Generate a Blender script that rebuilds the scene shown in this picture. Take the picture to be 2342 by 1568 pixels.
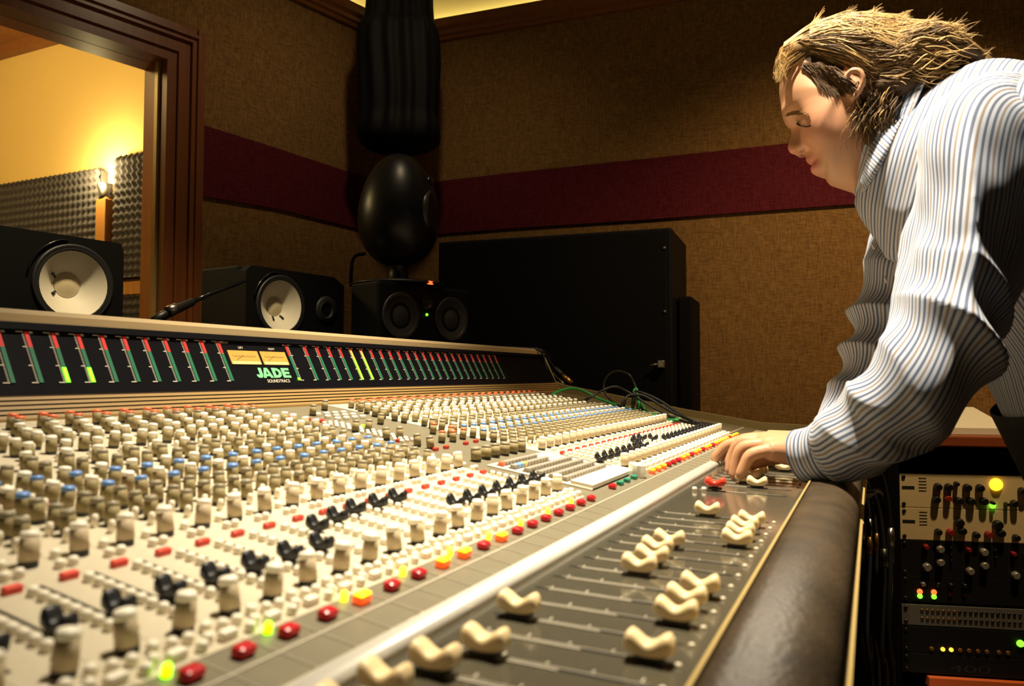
import bpy, bmesh, math, random
import numpy as np
from mathutils import Vector, Matrix

for o in list(bpy.data.objects): bpy.data.objects.remove(o)
scene = bpy.context.scene
COL = scene.collection
random.seed(7); rng = np.random.default_rng(7)
CZ = 1.0                        # camera height above the floor; heights below are written relative to it

# ------------------------------------------------------------------ camera
cam_d = bpy.data.cameras.new('camera'); cam = bpy.data.objects.new('camera', cam_d); COL.objects.link(cam)
FPX = 1750.0
_vx = Vector((825.0, -73.0, FPX)).normalized()          # console axis X in camera space (right, up, forward)
_r = math.radians(-0.95)
_u0 = Vector((math.sin(_r), math.cos(_r), 0)); _u = (_u0 - _vx*_u0.dot(_vx)).normalized()
_y = -(_u.cross(_vx))
RW = Matrix((_vx, _y, _u))                              # world = RW @ (right, up, forward)
right, up, fwd = RW @ Vector((1,0,0)), RW @ Vector((0,1,0)), RW @ Vector((0,0,1))
M = Matrix((right, up, -fwd)).transposed().to_4x4(); M.translation = Vector((0,0,CZ))
cam.matrix_world = M
cam_d.sensor_fit = 'HORIZONTAL'; cam_d.sensor_width = 24.0; cam_d.lens = 24.0*FPX/2342.0
cam_d.clip_start = 0.02; cam_d.clip_end = 50
cam_d.dof.use_dof = True; cam_d.dof.focus_distance = 1.55; cam_d.dof.aperture_fstop = 4.8
scene.camera = cam

# ------------------------------------------------------------------ world, exposure, large lights
w = bpy.data.worlds.new('world'); scene.world = w; w.use_nodes = True
w.node_tree.nodes['Background'].inputs[0].default_value = (0.10, 0.08, 0.06, 1)
w.node_tree.nodes['Background'].inputs[1].default_value = 0.05
vs = scene.view_settings
vs.view_transform = 'Standard'; vs.look = 'None'; vs.gamma = 1.0; vs.exposure = 0.0; vs.use_curve_mapping = False

def lamp(name, kind, loc, target, power, color, size=0.1, spot=60, blend=0.6):
    d = bpy.data.lights.new(name, kind); d.energy = power; d.color = color
    if kind == 'SPOT': d.spot_size = math.radians(spot); d.spot_blend = blend; d.shadow_soft_size = size
    elif kind == 'AREA': d.size = size
    else: d.shadow_soft_size = size
    o = bpy.data.objects.new(name, d); COL.objects.link(o); o.location = loc
    o.rotation_euler = (Vector(target)-Vector(loc)).to_track_quat('-Z', 'Y').to_euler()
    return o
CEIL = 1.85
LIGHTS = [   # ceiling spotlights, the last two added to brighten walls and rack: position, target, power, colour, radius, cone
    ((0.86, 0.26, CZ+CEIL-0.16), (1.00, 0.24, CZ-0.1), 540, (1.0, .875, .66), 0.05, 60, .85),
    ((0.95, 0.98, CZ+CEIL-0.16), (1.15, 1.50, CZ+0.1), 130, (1.0, .80, .48), 0.05, 62, .8),
    ((1.70,-0.55, CZ+CEIL-0.16), (2.70, 0.12, CZ-0.30), 120, (1.0, .70, .36), 0.05, 80, .9),
    ((1.70, 1.05, CZ+CEIL-0.16), (2.10, 1.60, CZ+0.45), 15, (1.0, .78, .48), 0.05, 120, .8),
]
for i, (loc, tgt, pw, colr, sz, cone, bl) in enumerate(LIGHTS):
    lamp('spot_lamp', 'SPOT', loc, tgt, pw, colr, sz, cone, bl)
lamp('live_room_lamp', 'POINT', (0.9, 3.5, CZ+1.45), (2,3,1), 55, (1.0, .74, .30), 0.12)

# ------------------------------------------------------------------ pixel helper (photo frame -> ray), used to read sizes off the photo
def ray(px, py):
    return RW @ Vector(((px-1171.0)/FPX, -(py-784.0)/FPX, 1.0))
def atD(px, py, D):
    return ray(px, py)*D + Vector((0,0,CZ))
def atX(px, py, X): d = ray(px, py); return d*(X/d.x) + Vector((0,0,CZ))
def atY(px, py, Y): d = ray(px, py); return d*(Y/d.y) + Vector((0,0,CZ))
def atZ(px, py, z): d = ray(px, py); return d*(z/d.z) + Vector((0,0,CZ))
def pix(p):
    c = RW.transposed() @ (Vector(p)-Vector((0,0,CZ)))
    return 1171+FPX*c.x/c.z, 784-FPX*c.y/c.z, c.z

# ------------------------------------------------------------------ materials
MATS = {}
def mat(name, col, rough=.5, metal=0, spec=.5, emit=None, estr=0, noise=None, bump=None, coat=0):
    """noise=(scale, second colour, detail); bump=(scale, strength)"""
    if name in MATS: return MATS[name]
    m = bpy.data.materials.new(name); m.use_nodes = True; nt = m.node_tree
    b = nt.nodes['Principled BSDF']
    b.inputs['Base Color'].default_value = (*col, 1); b.inputs['Roughness'].default_value = rough
    b.inputs['Metallic'].default_value = metal; b.inputs['Specular IOR Level'].default_value = spec
    if coat: b.inputs['Coat Weight'].default_value = coat; b.inputs['Coat Roughness'].default_value = .08
    if emit: b.inputs['Emission Color'].default_value = (*emit, 1); b.inputs['Emission Strength'].default_value = estr
    if noise or bump:
        tc = nt.nodes.new('ShaderNodeTexCoord')
    if noise:
        n = nt.nodes.new('ShaderNodeTexNoise'); n.inputs['Scale'].default_value = noise[0]
        n.inputs['Detail'].default_value = noise[2] if len(noise) > 2 else 4
        mx = nt.nodes.new('ShaderNodeMix'); mx.data_type = 'RGBA'
        mx.inputs['A'].default_value = (*col, 1); mx.inputs['B'].default_value = (*noise[1], 1)
        nt.links.new(tc.outputs['Object'], n.inputs['Vector']); nt.links.new(n.outputs['Fac'], mx.inputs['Factor'])
        nt.links.new(mx.outputs['Result'], b.inputs['Base Color'])
    if bump:
        n2 = nt.nodes.new('ShaderNodeTexNoise'); n2.inputs['Scale'].default_value = bump[0]; n2.inputs['Detail'].default_value = 5
        bp = nt.nodes.new('ShaderNodeBump'); bp.inputs['Strength'].default_value = bump[1]; bp.inputs['Distance'].default_value = .002
        nt.links.new(tc.outputs['Object'], n2.inputs['Vector']); nt.links.new(n2.outputs['Fac'], bp.inputs['Height'])
        nt.links.new(bp.outputs['Normal'], b.inputs['Normal'])
    MATS[name] = m
    return m
def burlap(name, c1, c2, scale=260):
    m = bpy.data.materials.new(name); m.use_nodes = True; nt = m.node_tree; b = nt.nodes['Principled BSDF']
    b.inputs['Roughness'].default_value = .95; b.inputs['Specular IOR Level'].default_value = .1
    tc = nt.nodes.new('ShaderNodeTexCoord')
    facs = []
    for sc in ((40, 40, scale), (scale, scale, 30)):
        mp = nt.nodes.new('ShaderNodeMapping'); mp.inputs['Scale'].default_value = sc
        n = nt.nodes.new('ShaderNodeTexNoise'); n.inputs['Scale'].default_value = 1; n.inputs['Detail'].default_value = 3
        nt.links.new(tc.outputs['Object'], mp.inputs['Vector']); nt.links.new(mp.outputs['Vector'], n.inputs['Vector']); facs.append(n)
    ad = nt.nodes.new('ShaderNodeMath'); ad.operation = 'ADD'
    nt.links.new(facs[0].outputs['Fac'], ad.inputs[0]); nt.links.new(facs[1].outputs['Fac'], ad.inputs[1])
    mr = nt.nodes.new('ShaderNodeMapRange'); mr.inputs['From Min'].default_value = .75; mr.inputs['From Max'].default_value = 1.25
    nt.links.new(ad.outputs[0], mr.inputs['Value'])
    mx = nt.nodes.new('ShaderNodeMix'); mx.data_type = 'RGBA'
    mx.inputs['A'].default_value = (*c1, 1); mx.inputs['B'].default_value = (*c2, 1)
    nt.links.new(mr.outputs['Result'], mx.inputs['Factor']); nt.links.new(mx.outputs['Result'], b.inputs['Base Color'])
    bp = nt.nodes.new('ShaderNodeBump'); bp.inputs['Strength'].default_value = .5; bp.inputs['Distance'].default_value = .002
    nt.links.new(ad.outputs[0], bp.inputs['Height']); nt.links.new(bp.outputs['Normal'], b.inputs['Normal'])
    MATS[name] = m; return m
def wood(name, c1, c2, rough=.35, axis=2):
    m = bpy.data.materials.new(name); m.use_nodes = True; nt = m.node_tree; b = nt.nodes['Principled BSDF']
    b.inputs['Roughness'].default_value = rough
    tc = nt.nodes.new('ShaderNodeTexCoord'); mp = nt.nodes.new('ShaderNodeMapping')
    s = [30, 30, 30]; s[axis] = 2; mp.inputs['Scale'].default_value = s
    n = nt.nodes.new('ShaderNodeTexNoise'); n.inputs['Scale'].default_value = 1.5; n.inputs['Detail'].default_value = 6; n.inputs['Distortion'].default_value = .6
    mx = nt.nodes.new('ShaderNodeMix'); mx.data_type = 'RGBA'
    mx.inputs['A'].default_value = (*c1, 1); mx.inputs['B'].default_value = (*c2, 1)
    nt.links.new(tc.outputs['Object'], mp.inputs['Vector']); nt.links.new(mp.outputs['Vector'], n.inputs['Vector'])
    nt.links.new(n.outputs['Fac'], mx.inputs['Factor']); nt.links.new(mx.outputs['Result'], b.inputs['Base Color'])
    MATS[name] = m; return m
def glass_pane(name):
    m = bpy.data.materials.new(name); m.use_nodes = True; nt = m.node_tree; nt.nodes.clear()
    out = nt.nodes.new('ShaderNodeOutputMaterial'); mix = nt.nodes.new('ShaderNodeMixShader')
    tr = nt.nodes.new('ShaderNodeBsdfTransparent'); gl = nt.nodes.new('ShaderNodeBsdfGlossy'); gl.inputs['Roughness'].default_value = .02
    fr = nt.nodes.new('ShaderNodeFresnel'); fr.inputs['IOR'].default_value = 1.3
    nt.links.new(fr.outputs[0], mix.inputs[0]); nt.links.new(tr.outputs[0], mix.inputs[1]); nt.links.new(gl.outputs[0], mix.inputs[2])
    nt.links.new(mix.outputs[0], out.inputs[0]); MATS[name] = m; return m

burlap('wall_burlap', (.15, .080, .026), (.30, .165, .055))
burlap('band_burlap', (.075, .008, .014), (.13, .018, .026))
wood('frame_wood', (.12, .033, .011), (.27, .090, .025), .3)
wood('rail_wood', (.16, .05, .015), (.30, .11, .03), .35, 0)
wood('desk_wood', (.22, .045, .015), (.34, .09, .03), .35, 1)
wood('live_wood', (.34, .14, .03), (.46, .21, .05), .45)
glass_pane('glass')
mat('black', (.006, .006, .007), .45)
mat('black_soft', (.003, .003, .004), .75, spec=.12)
mat('black_gloss', (.008, .008, .010), .18)
mat('black_cloth', (.002, .002, .003), .7, spec=.2)
mat('rubber', (.012, .012, .014), .6)
mat('floor', (.05, .030, .018), .6, noise=(8, (.09, .055, .03)))
mat('ceiling', (.10, .075, .05), .9)
mat('cream_wall', (.80, .70, .36), .8)
mat('live_wall', (.80, .56, .20), .85, noise=(2, (.74, .50, .17)))
mat('live_ceiling', (.55, .48, .22), .9)
mat('foam', (.055, .048, .050), .9, spec=.15, noise=(30, (.08, .07, .07)))
mat('steel', (.55, .53, .50), .3, 1)
mat('dark_steel', (.12, .12, .12), .4, 1)
mat('gold_trim', (.46, .33, .12), .45, .3)

# ------------------------------------------------------------------ mesh helpers
class MB:
    def __init__(s): s.v = []; s.f = []; s.m = []; s.sm = []
    def add(s, verts, faces, mi=0, smooth=False):
        n = len(s.v); s.v += [tuple(v) for v in verts]
        for f in faces: s.f.append([n+i for i in f]); s.m.append(mi); s.sm.append(smooth)
    def box(s, a, b, mi=0, M=None):
        x0, y0, z0 = a; x1, y1, z1 = b
        v = [Vector(p) for p in ((x0,y0,z0),(x1,y0,z0),(x1,y1,z0),(x0,y1,z0),(x0,y0,z1),(x1,y0,z1),(x1,y1,z1),(x0,y1,z1))]
        if M: v = [M @ p for p in v]
        s.add(v, [(0,3,2,1),(4,5,6,7),(0,1,5,4),(1,2,6,5),(2,3,7,6),(3,0,4,7)], mi)
    def bbox(s, a, b, r, mi=0, M=None):
        """box with bevelled edges (built with bmesh)"""
        bm = bmesh.new(); bmesh.ops.create_cube(bm, size=1)
        for v in bm.verts:
            v.co = Vector([a[i]+(b[i]-a[i])*(v.co[i]+.5) for i in range(3)])
        bmesh.ops.bevel(bm, geom=list(bm.edges), offset=r, segments=2, profile=.5, affect='EDGES')
        bm.verts.index_update()
        s.add([(M @ v.co) if M else v.co.copy() for v in bm.verts], [[v.index for v in f.verts] for f in bm.faces], mi)
        bm.free()
    def lathe(s, prof, n=16, mi=0, M=None, smooth=True, cap0=True, cap1=True, mis=None):
        """prof: [(r, z)] revolved about z"""
        base = []
        for r, z in prof:
            for k in range(n):
                a = 2*math.pi*k/n; p = Vector((r*math.cos(a), r*math.sin(a), z)); base.append(M @ p if M else p)
        off = len(s.v); s.v += [tuple(p) for p in base]
        for i in range(len(prof)-1):
            for k in range(n):
                k2 = (k+1) % n
                s.f.append([off+i*n+k, off+i*n+k2, off+(i+1)*n+k2, off+(i+1)*n+k]); s.m.append(mis[i] if mis else mi); s.sm.append(smooth)
        if cap0: s.f.append([off+k for k in reversed(range(n))]); s.m.append(mis[0] if mis else mi); s.sm.append(False)
        if cap1: s.f.append([off+(len(prof)-1)*n+k for k in range(n)]); s.m.append(mis[-1] if mis else mi); s.sm.append(False)
    def tube(s, pts, r, n=8, mi=0, caps=True, smooth=True):
        pts = [Vector(p) for p in pts]; rr = r if isinstance(r, (list, tuple)) else [r]*len(pts)
        off = len(s.v); t0 = (pts[1]-pts[0]).normalized()
        nrm = t0.orthogonal().normalized()
        for i, p in enumerate(pts):
            t = (pts[min(i+1, len(pts)-1)]-pts[max(i-1, 0)]).normalized()
            nrm = (nrm - t*nrm.dot(t)).normalized(); bn = t.cross(nrm)
            for k in range(n):
                a = 2*math.pi*k/n; s.v.append(tuple(p+(nrm*math.cos(a)+bn*math.sin(a))*rr[i]))
        for i in range(len(pts)-1):
            for k in range(n):
                k2 = (k+1) % n; s.f.append([off+i*n+k, off+i*n+k2, off+(i+1)*n+k2, off+(i+1)*n+k]); s.m.append(mi); s.sm.append(smooth)
        if caps:
            s.f.append([off+k for k in reversed(range(n))]); s.m.append(mi); s.sm.append(False)
            s.f.append([off+(len(pts)-1)*n+k for k in range(n)]); s.m.append(mi); s.sm.append(False)
    def prismx(s, prof, x0, x1, mi=0, mis=None, smooth=False):
        """closed profile [(y, z)] counter-clockwise seen from +x, extruded along x"""
        n = len(prof); off = len(s.v)
        s.v += [(x0, y, z) for y, z in prof] + [(x1, y, z) for y, z in prof]
        for i in range(n):
            j = (i+1) % n; s.f.append([off+i, off+j, off+n+j, off+n+i][::-1]); s.m.append(mis[i] if mis else mi); s.sm.append(smooth)
        s.f.append([off+i for i in range(n)][::-1]); s.m.append(mi); s.sm.append(False)
        s.f.append([off+n+i for i in range(n)]); s.m.append(mi); s.sm.append(False)
    def mesh(s, name, mats):
        me = bpy.data.meshes.new(name); me.from_pydata(s.v, [], s.f)
        for m in mats: me.materials.append(MATS[m] if isinstance(m, str) else m)
        me.polygons.foreach_set('material_index', s.m); me.polygons.foreach_set('use_smooth', s.sm)
        me.update()
        bm = bmesh.new(); bm.from_mesh(me); bmesh.ops.recalc_face_normals(bm, faces=bm.faces); bm.to_mesh(me); bm.free()
        return me
    def build(s, name, mats, parent=None, fix=True):
        if isinstance(mats, str): mats = [mats]
        return obj(name, s.mesh(name, mats), parent, world=fix)
def wloc(o):
    v = Vector((0,0,0))
    while o: v = v+Vector(o.location); o = o.parent
    return v
def obj(name, me, parent=None, loc=None, rot=None, world=True):
    """world=True: the mesh is written in world coordinates, the parent only moved (never rotated)"""
    o = bpy.data.objects.new(name, me); COL.objects.link(o)
    if parent:
        o.parent = parent
        if world: o.location = -wloc(parent) if loc is None else Vector(loc)-wloc(parent)
        else: o.location = loc or (0,0,0)
    elif loc is not None: o.location = loc
    if rot is not None: o.rotation_euler = rot
    return o
def tag(o, label=None, cat=None, group=None, kind=None):
    if label: o['label'] = label
    if cat: o['category'] = cat
    if group: o['group'] = group
    if kind: o['kind'] = kind
    return o
def empty(name, loc, label=None, cat=None, group=None, kind=None):
    o = bpy.data.objects.new(name, None); COL.objects.link(o); o.location = loc; o.empty_display_size = .05
    return tag(o, label, cat, group, kind)
def spline(pts, n=8):
    """Catmull-Rom through points"""
    P = [Vector(p) for p in pts]; P = [P[0]*2-P[1]]+P+[P[-1]*2-P[-2]]; out = []
    for i in range(1, len(P)-2):
        for k in range(n):
            t = k/n; a, b, c, d = P[i-1], P[i], P[i+1], P[i+2]
            out.append(.5*((2*b)+(c-a)*t+(2*a-5*b+4*c-d)*t*t+(3*b-a-3*c+d)*t**3))
    out.append(P[-2]); return out
def basis(x, y, z, o):
    m = Matrix((x, y, z)).transposed().to_4x4(); m.translation = o; return m
def text_obj(name, s, size, M, m, parent, extrude=.0002, offset=0, sx=1, shear=0):
    c = bpy.data.curves.new(name, 'FONT'); c.body = s; c.size = size; c.extrude = extrude; c.offset = offset; c.shear = shear
    c.align_x = 'CENTER'; c.align_y = 'BOTTOM_BASELINE'
    t = bpy.data.objects.new('tmp', c); COL.objects.link(t)
    dg = bpy.context.evaluated_depsgraph_get(); me = bpy.data.meshes.new_from_object(t.evaluated_get(dg))
    bpy.data.objects.remove(t); bpy.data.curves.remove(c)
    me.transform(M @ Matrix.Diagonal((sx, 1, 1, 1))); me.materials.clear(); me.materials.append(MATS[m])
    return obj(name, me, parent)

# ================================================================== THE SETTING
CORNER = Vector((2.73, 1.83, 0)); FW = Vector((-.973, .229, 0)).normalized(); SW = Vector((.082, -.9966, 0)).normalized()
FN = Vector((-FW.y, FW.x, 0)); FN = FN if FN.y < 0 else -FN          # normals into the control room
SN = Vector((-SW.y, SW.x, 0)); SN = SN if SN.x < 0 else -SN
def fp(t, z, d=0): return CORNER + FW*t + FN*d + Vector((0,0,CZ+z))
def sp(t, z, d=0): return CORNER + SW*t + SN*d + Vector((0,0,CZ+z))
def slab(mb, P, t0, t1, z0, z1, d0, d1, mi=0):
    v = [P(t0,z0,d0),P(t1,z0,d0),P(t1,z0,d1),P(t0,z0,d1),P(t0,z1,d0),P(t1,z1,d0),P(t1,z1,d1),P(t0,z1,d1)]
    mb.add(v, [(0,3,2,1),(4,5,6,7),(0,1,5,4),(1,2,6,5),(2,3,7,6),(3,0,4,7)], mi)
RAIL = 1.40; RAILT = 1.475
WIN0, WIN1, SILL, HEAD = .905, 3.60, -.10, 1.135                       # frame outer limits on the front wall
# walls
mb = MB()
slab(mb, fp, 0, WIN0+.02, -CZ, RAIL+.03, 0, -.14)
slab(mb, fp, WIN0+.02, WIN1-.02, HEAD-.02, RAIL+.03, 0, -.14)
slab(mb, fp, WIN0+.02, WIN1-.02, -CZ, SILL+.02, 0, -.14)
slab(mb, fp, WIN1-.02, 5.4, -CZ, RAIL+.03, 0, -.14)
wf = tag(mb.build('wall_front', 'wall_burlap'), 'brown burlap front wall with the studio window', kind='structure')
mb = MB(); slab(mb, sp, -.14, 5.2, -CZ, RAIL+.03, 0, -.14)
ws = tag(mb.build('wall_right', 'wall_burlap'), 'brown burlap side wall behind the person', kind='structure')
def band(mb, P, segs, d=.012):
    n = len(segs)
    for i in range(n-1):
        (t0, a0, b0), (t1, a1, b1) = segs[i], segs[i+1]
        v = [P(t0,a0,0),P(t1,a1,0),P(t1,a1,d),P(t0,a0,d),P(t0,b0,0),P(t1,b1,0),P(t1,b1,d),P(t0,b0,d)]
        mb.add(v, [(0,3,2,1),(4,5,6,7),(0,1,5,4),(1,2,6,5),(2,3,7,6),(3,0,4,7)])
mb = MB(); band(mb, fp, [(0,.58,.80),(.3,.588,.806),(.6,.60,.822),(.92,.592,.835)])
mb.build('fabric_band', 'band_burlap', wf)
mb = MB(); band(mb, sp, [(0,.58,.80),(.5,.585,.81),(1.1,.583,.815),(1.7,.587,.822),(2.6,.59,.83),(5.1,.59,.83)])
mb.build('fabric_band', 'band_burlap', ws)
for nm, P, par, t1 in (('upper_wall', fp, wf, 5.4), ('upper_wall', sp, ws, 5.2)):
    mb = MB(); slab(mb, P, -.1, t1, RAIL+.031, CEIL+.02, -.02, -.14); mb.build(nm, 'cream_wall', par)
# picture rail mouldings (profiled) along both walls
def rail(name, P, t0, t1, lab):
    prof = [(0,RAIL),(.018,RAIL),(.022,RAIL+.012),(.034,RAIL+.016),(.036,RAIL+.030),(.050,RAIL+.042),(.055,RAIL+.060),(.055,RAILT),(.047,RAILT),(.047,RAILT-.02),(0,RAILT-.02)]
    mb = MB(); n = len(prof); v = [P(t0,z,d) for d, z in prof]+[P(t1,z,d) for d, z in prof]
    mb.add(v, [[i,(i+1)%n,n+(i+1)%n,n+i] for i in range(n)]+[list(range(n)),list(range(n,2*n))])
    return tag(mb.build(name, 'rail_wood'), lab, kind='structure')
rail('trim_1', fp, 0, 5.3, 'red brown picture rail moulding on the front wall'); rail('trim_2', sp, 0, 5.1, 'red brown picture rail moulding on the side wall')
# floor, ceiling, unseen walls of the control room
mb = MB(); mb.box((-3,-3.6,-.05),(4.2,6.2,0)); tag(mb.build('floor', 'floor'), 'dark floor of the studio', kind='structure')
mb = MB(); v = [fp(-.1,CEIL,-.14), fp(5.4,CEIL,-.14), Vector((-2.52,-3.4,CZ+CEIL)), sp(5.2,CEIL,-.14)]
mb.add(v+[p+Vector((0,0,.05)) for p in v], [(0,1,2,3),(4,5,6,7)]+[(i,(i+1)%4,4+(i+1)%4,4+i) for i in range(4)])
tag(mb.build('ceiling', 'ceiling'), 'dark ceiling of the control room', kind='structure')
mb = MB(); mb.box((-2.62,-3.4,0),(-2.5,3.1,CZ+CEIL)); tag(mb.build('wall_left', 'wall_burlap'), 'brown burlap wall behind the camera', kind='structure')
mb = MB(); mb.box((-2.5,-3.45,0),(3.3,-3.33,CZ+CEIL)); tag(mb.build('wall_back', 'wall_burlap'), 'brown burlap rear wall of the control room', kind='structure')
# studio window: frame, glass
win = empty('window_1', fp((WIN0+WIN1)/2, SILL), 'large studio window in a dark red wood frame', kind='structure')
FWD = .118
def framebar(P4, name):
    mb = MB()
    # stepped casing: three layers narrowing towards the glass
    for (t0,t1,z0,z1,d0,d1) in P4: slab(mb, fp, t0, t1, z0, z1, d0, d1)
    mb.build(name, 'frame_wood', win)
framebar([(WIN0,WIN0+.045,SILL,HEAD,0,.035),(WIN0+.045,WIN0+.085,SILL,HEAD,0,.022),(WIN0+.085,WIN0+FWD,SILL,HEAD,-.14,.012),(WIN0+.020,WIN0+.030,SILL,HEAD,.035,.045)], 'jamb')
framebar([(WIN1-.045,WIN1,SILL,HEAD,0,.035),(WIN1-FWD,WIN1-.045,SILL,HEAD,-.14,.012)], 'jamb')
framebar([(WIN0+.045,WIN1-.045,HEAD-.045,HEAD,0,.035),(WIN0+.085,WIN1-.085,HEAD-.085,HEAD-.045,0,.022),(WIN0+FWD,WIN1-FWD,HEAD-FWD,HEAD-.085,-.14,.012),(WIN0+.03,WIN1-.03,HEAD-.03,HEAD-.02,.035,.045)], 'head_casing')
framebar([(WIN0+FWD,WIN1-FWD,SILL,SILL+.10,-.14,.03)], 'sill')
mb = MB(); slab(mb, fp, WIN0+FWD, WIN0+FWD+.010, SILL+.1, HEAD-FWD, -.05, -.03); mb.build('lit_edge_strip', 'gold_trim', win)  # gold strip puts the lit inner edge of the jamb into colour
mb = MB(); slab(mb, fp, WIN0+FWD, WIN1-FWD, SILL+.1, HEAD-FWD, -.060, -.066); mb.build('pane', 'glass', win)
# ---- live room behind the glass
LX = 2.42
mb = MB(); mb.box((LX,2.06,0),(LX+.12,6.1,CZ+1.78)); lw = tag(mb.build('wall_live_room_right', 'live_wall'), 'yellow wall of the live room behind the window', kind='structure')
mb = MB(); mb.box((-2.6,6.0,0),(LX,6.12,CZ+1.78)); tag(mb.build('wall_live_room_back', 'live_wall'), 'yellow rear wall of the live room', kind='structure')
mb = MB(); mb.box((-2.72,3.12,0),(-2.6,6.12,CZ+1.78)); tag(mb.build('wall_live_room_left', 'live_wall'), 'yellow left wall of the live room', kind='structure')
mb = MB(); v = [fp(.1,1.78,-.14), fp(5.4,1.78,-.14), Vector((-2.7,6.1,CZ+1.78)), Vector((LX+.1,6.1,CZ+1.78))]
mb.add(v+[p+Vector((0,0,.05)) for p in v], [(0,1,2,3),(4,5,6,7)]+[(i,(i+1)%4,4+(i+1)%4,4+i) for i in range(4)])
tag(mb.build('ceiling_live_room', 'live_ceiling'), 'pale ceiling of the live room', kind='structure')
mb = MB(); prof = [(LX-.10,1.70),(LX-.10,1.78),(LX,1.78),(LX,1.63),(LX-.04,1.64),(LX-.05,1.68)]
n = len(prof); mb.add([(x,2.1,CZ+z) for x,z in prof]+[(x,6.0,CZ+z) for x,z in prof], [[i,(i+1)%n,n+(i+1)%n,n+i] for i in range(n)]+[list(range(n)),list(range(n,2*n))])
tag(mb.build('trim_3', 'rail_wood'), 'brown crown moulding in the live room', kind='structure')

def foam_panel(name, y0, y1, z0, z1, cell, lab, skew=0.0):
    nY = max(2, round((y1-y0)/cell)); nZ = max(2, round((z1-z0)/cell)); q = 4
    Y = np.linspace(y0, y1, nY*q+1); Z = np.linspace(z0, z1, nZ*q+1)
    yy, zz = np.meshgrid(Y, Z, indexing='ij')
    a = (yy-y0)/cell*math.pi; b = (zz-z0)/cell*math.pi
    h = .012*(1+np.cos(a+b)*np.cos(a-b)*1.0 + 0*a) + .010*np.cos(2*a)*np.cos(2*b)*0
    h = .024*np.clip(.5+.5*np.sin(a+b)*np.sin(a-b+math.pi/2*0), 0, 1)
    mb = MB(); n0, n1 = yy.shape
    P = [(LX-.035-h[i,j]-.004, yy[i,j], CZ+zz[i,j]) for i in range(n0) for j in range(n1)]
    mb.add(P, [(i*n1+j, i*n1+j+1, (i+1)*n1+j+1, (i+1)*n1+j) for i in range(n0-1) for j in range(n1-1)], 0, True)
    mb.box((LX-.034, y0, CZ+z0), (LX-.002, y1, CZ+z1))
    # zig-zag edge teeth along the top
    for i in range(nY):
        yc = y0+(i+.5)*cell
        mb.add([(LX-.05,yc-cell*.45,CZ+z1),(LX-.05,yc+cell*.45,CZ+z1),(LX-.03,yc,CZ+z1+cell*.55),(LX-.004,yc-cell*.45,CZ+z1),(LX-.004,yc+cell*.45,CZ+z1)], [(0,1,2),(1,4,2),(4,3,2),(3,0,2)])
    return tag(mb.build(name, 'foam'), lab, 'foam panel', 'foam panels in the live room')
foam_panel('acoustic_foam_panel', 3.245, 4.35, .12, .945, .036, 'charcoal egg-crate foam panel left of the glowing lamp post behind the window')
foam_panel('acoustic_foam_panel', 2.60, 3.145, .43, .985, .036, 'taller charcoal egg-crate foam panel right of the lamp post, beside the window jamb')
foam_panel('acoustic_foam_panel', 2.60, 3.145, .02, .345, .036, 'lower charcoal foam panel under the lit wooden gap behind the window')
mb = MB(); mb.bbox((LX-.05,2.66,CZ+.352),(LX-.003,3.13,CZ+.412), .004); tag(mb.build('wall_batten', 'live_wood'), 'short orange wood batten between two foam panels behind the window', 'batten')
# lamp post: wooden upright with an uplighter on top
lp = empty('uplighter_post', (LX-.05, 3.195, 0), 'wooden post between the foam panels topped by a bright uplighter', 'lamp')
mb = MB(); mb.bbox((LX-.075,3.162,0),(LX-.02,3.228,CZ+.80), .004); mb.build('post', 'live_wood', lp)
mat('lamp_glow', (1,.9,.6), .5, emit=(1.0,.80,.38), estr=60)
mb = MB(); Ml = Matrix.Translation((LX-.046,3.195,CZ+.80)); mb.lathe([(.030,0),(.030,.02),(.042,.07),(.040,.07),(.028,.022)], 20, 0, Ml); mb.build('lamp_cup', 'steel', lp)
mb = MB(); mb.lathe([(.012,.024),(.026,.034),(.028,.052),(.016,.066),(.004,.070)], 16, 0, Ml); mb.build('bulb', 'lamp_glow', lp)
lamp('uplighter_lamp', 'POINT', (LX-.13, 3.195, CZ+.93), (0,0,0), 11, (1.0,.80,.36), 0.03)

# cove lamp strips lying behind the picture rail, lighting the cream wall above
mat('cove_glow', (1,.85,.4), .5, emit=(1.0,.83,.34), estr=9)
for P, t1, lab in ((fp, 5.2, 'warm cove light strip behind the front wall picture rail'), (sp, 5.0, 'warm cove light strip behind the side wall picture rail')):
    mb = MB(); mb.tube([P(.04, RAILT-.006, .026), P(t1, RAILT-.006, .026)], .012, 8); tag(mb.build('cove_light', 'cove_glow'), lab, 'light strip')
# spotlight fixtures on the ceiling (out of the picture, they carry the spot lamps)
for i, (loc, tgt, pw, colr, sz, cone, bl) in enumerate(LIGHTS):
    e = empty('ceiling_spotlight', (loc[0], loc[1], CZ+CEIL), ['spotlight above the middle of the console', 'spotlight above the white-coned monitors', 'added spotlight brightening the side wall and outboard rack', 'added spotlight brightening the front wall by the egg speaker'][i], 'spotlight', 'ceiling spotlights')
    d = (Vector(tgt)-Vector(loc)).normalized(); q = d.to_track_quat('Z','Y').to_matrix().to_4x4(); q.translation = Vector(loc)
    mb = MB(); mb.lathe([(.03,-.15),(.055,-.12),(.065,.03),(.060,.03),(.050,-.10)], 20, 0, q, cap0=True, cap1=False); mb.build('housing', 'black', e)
    mb = MB(); mb.tube([Vector(loc)-d*.14, (loc[0],loc[1],CZ+CEIL+.0)], .01, 8); mb.build('arm', 'black', e)

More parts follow.
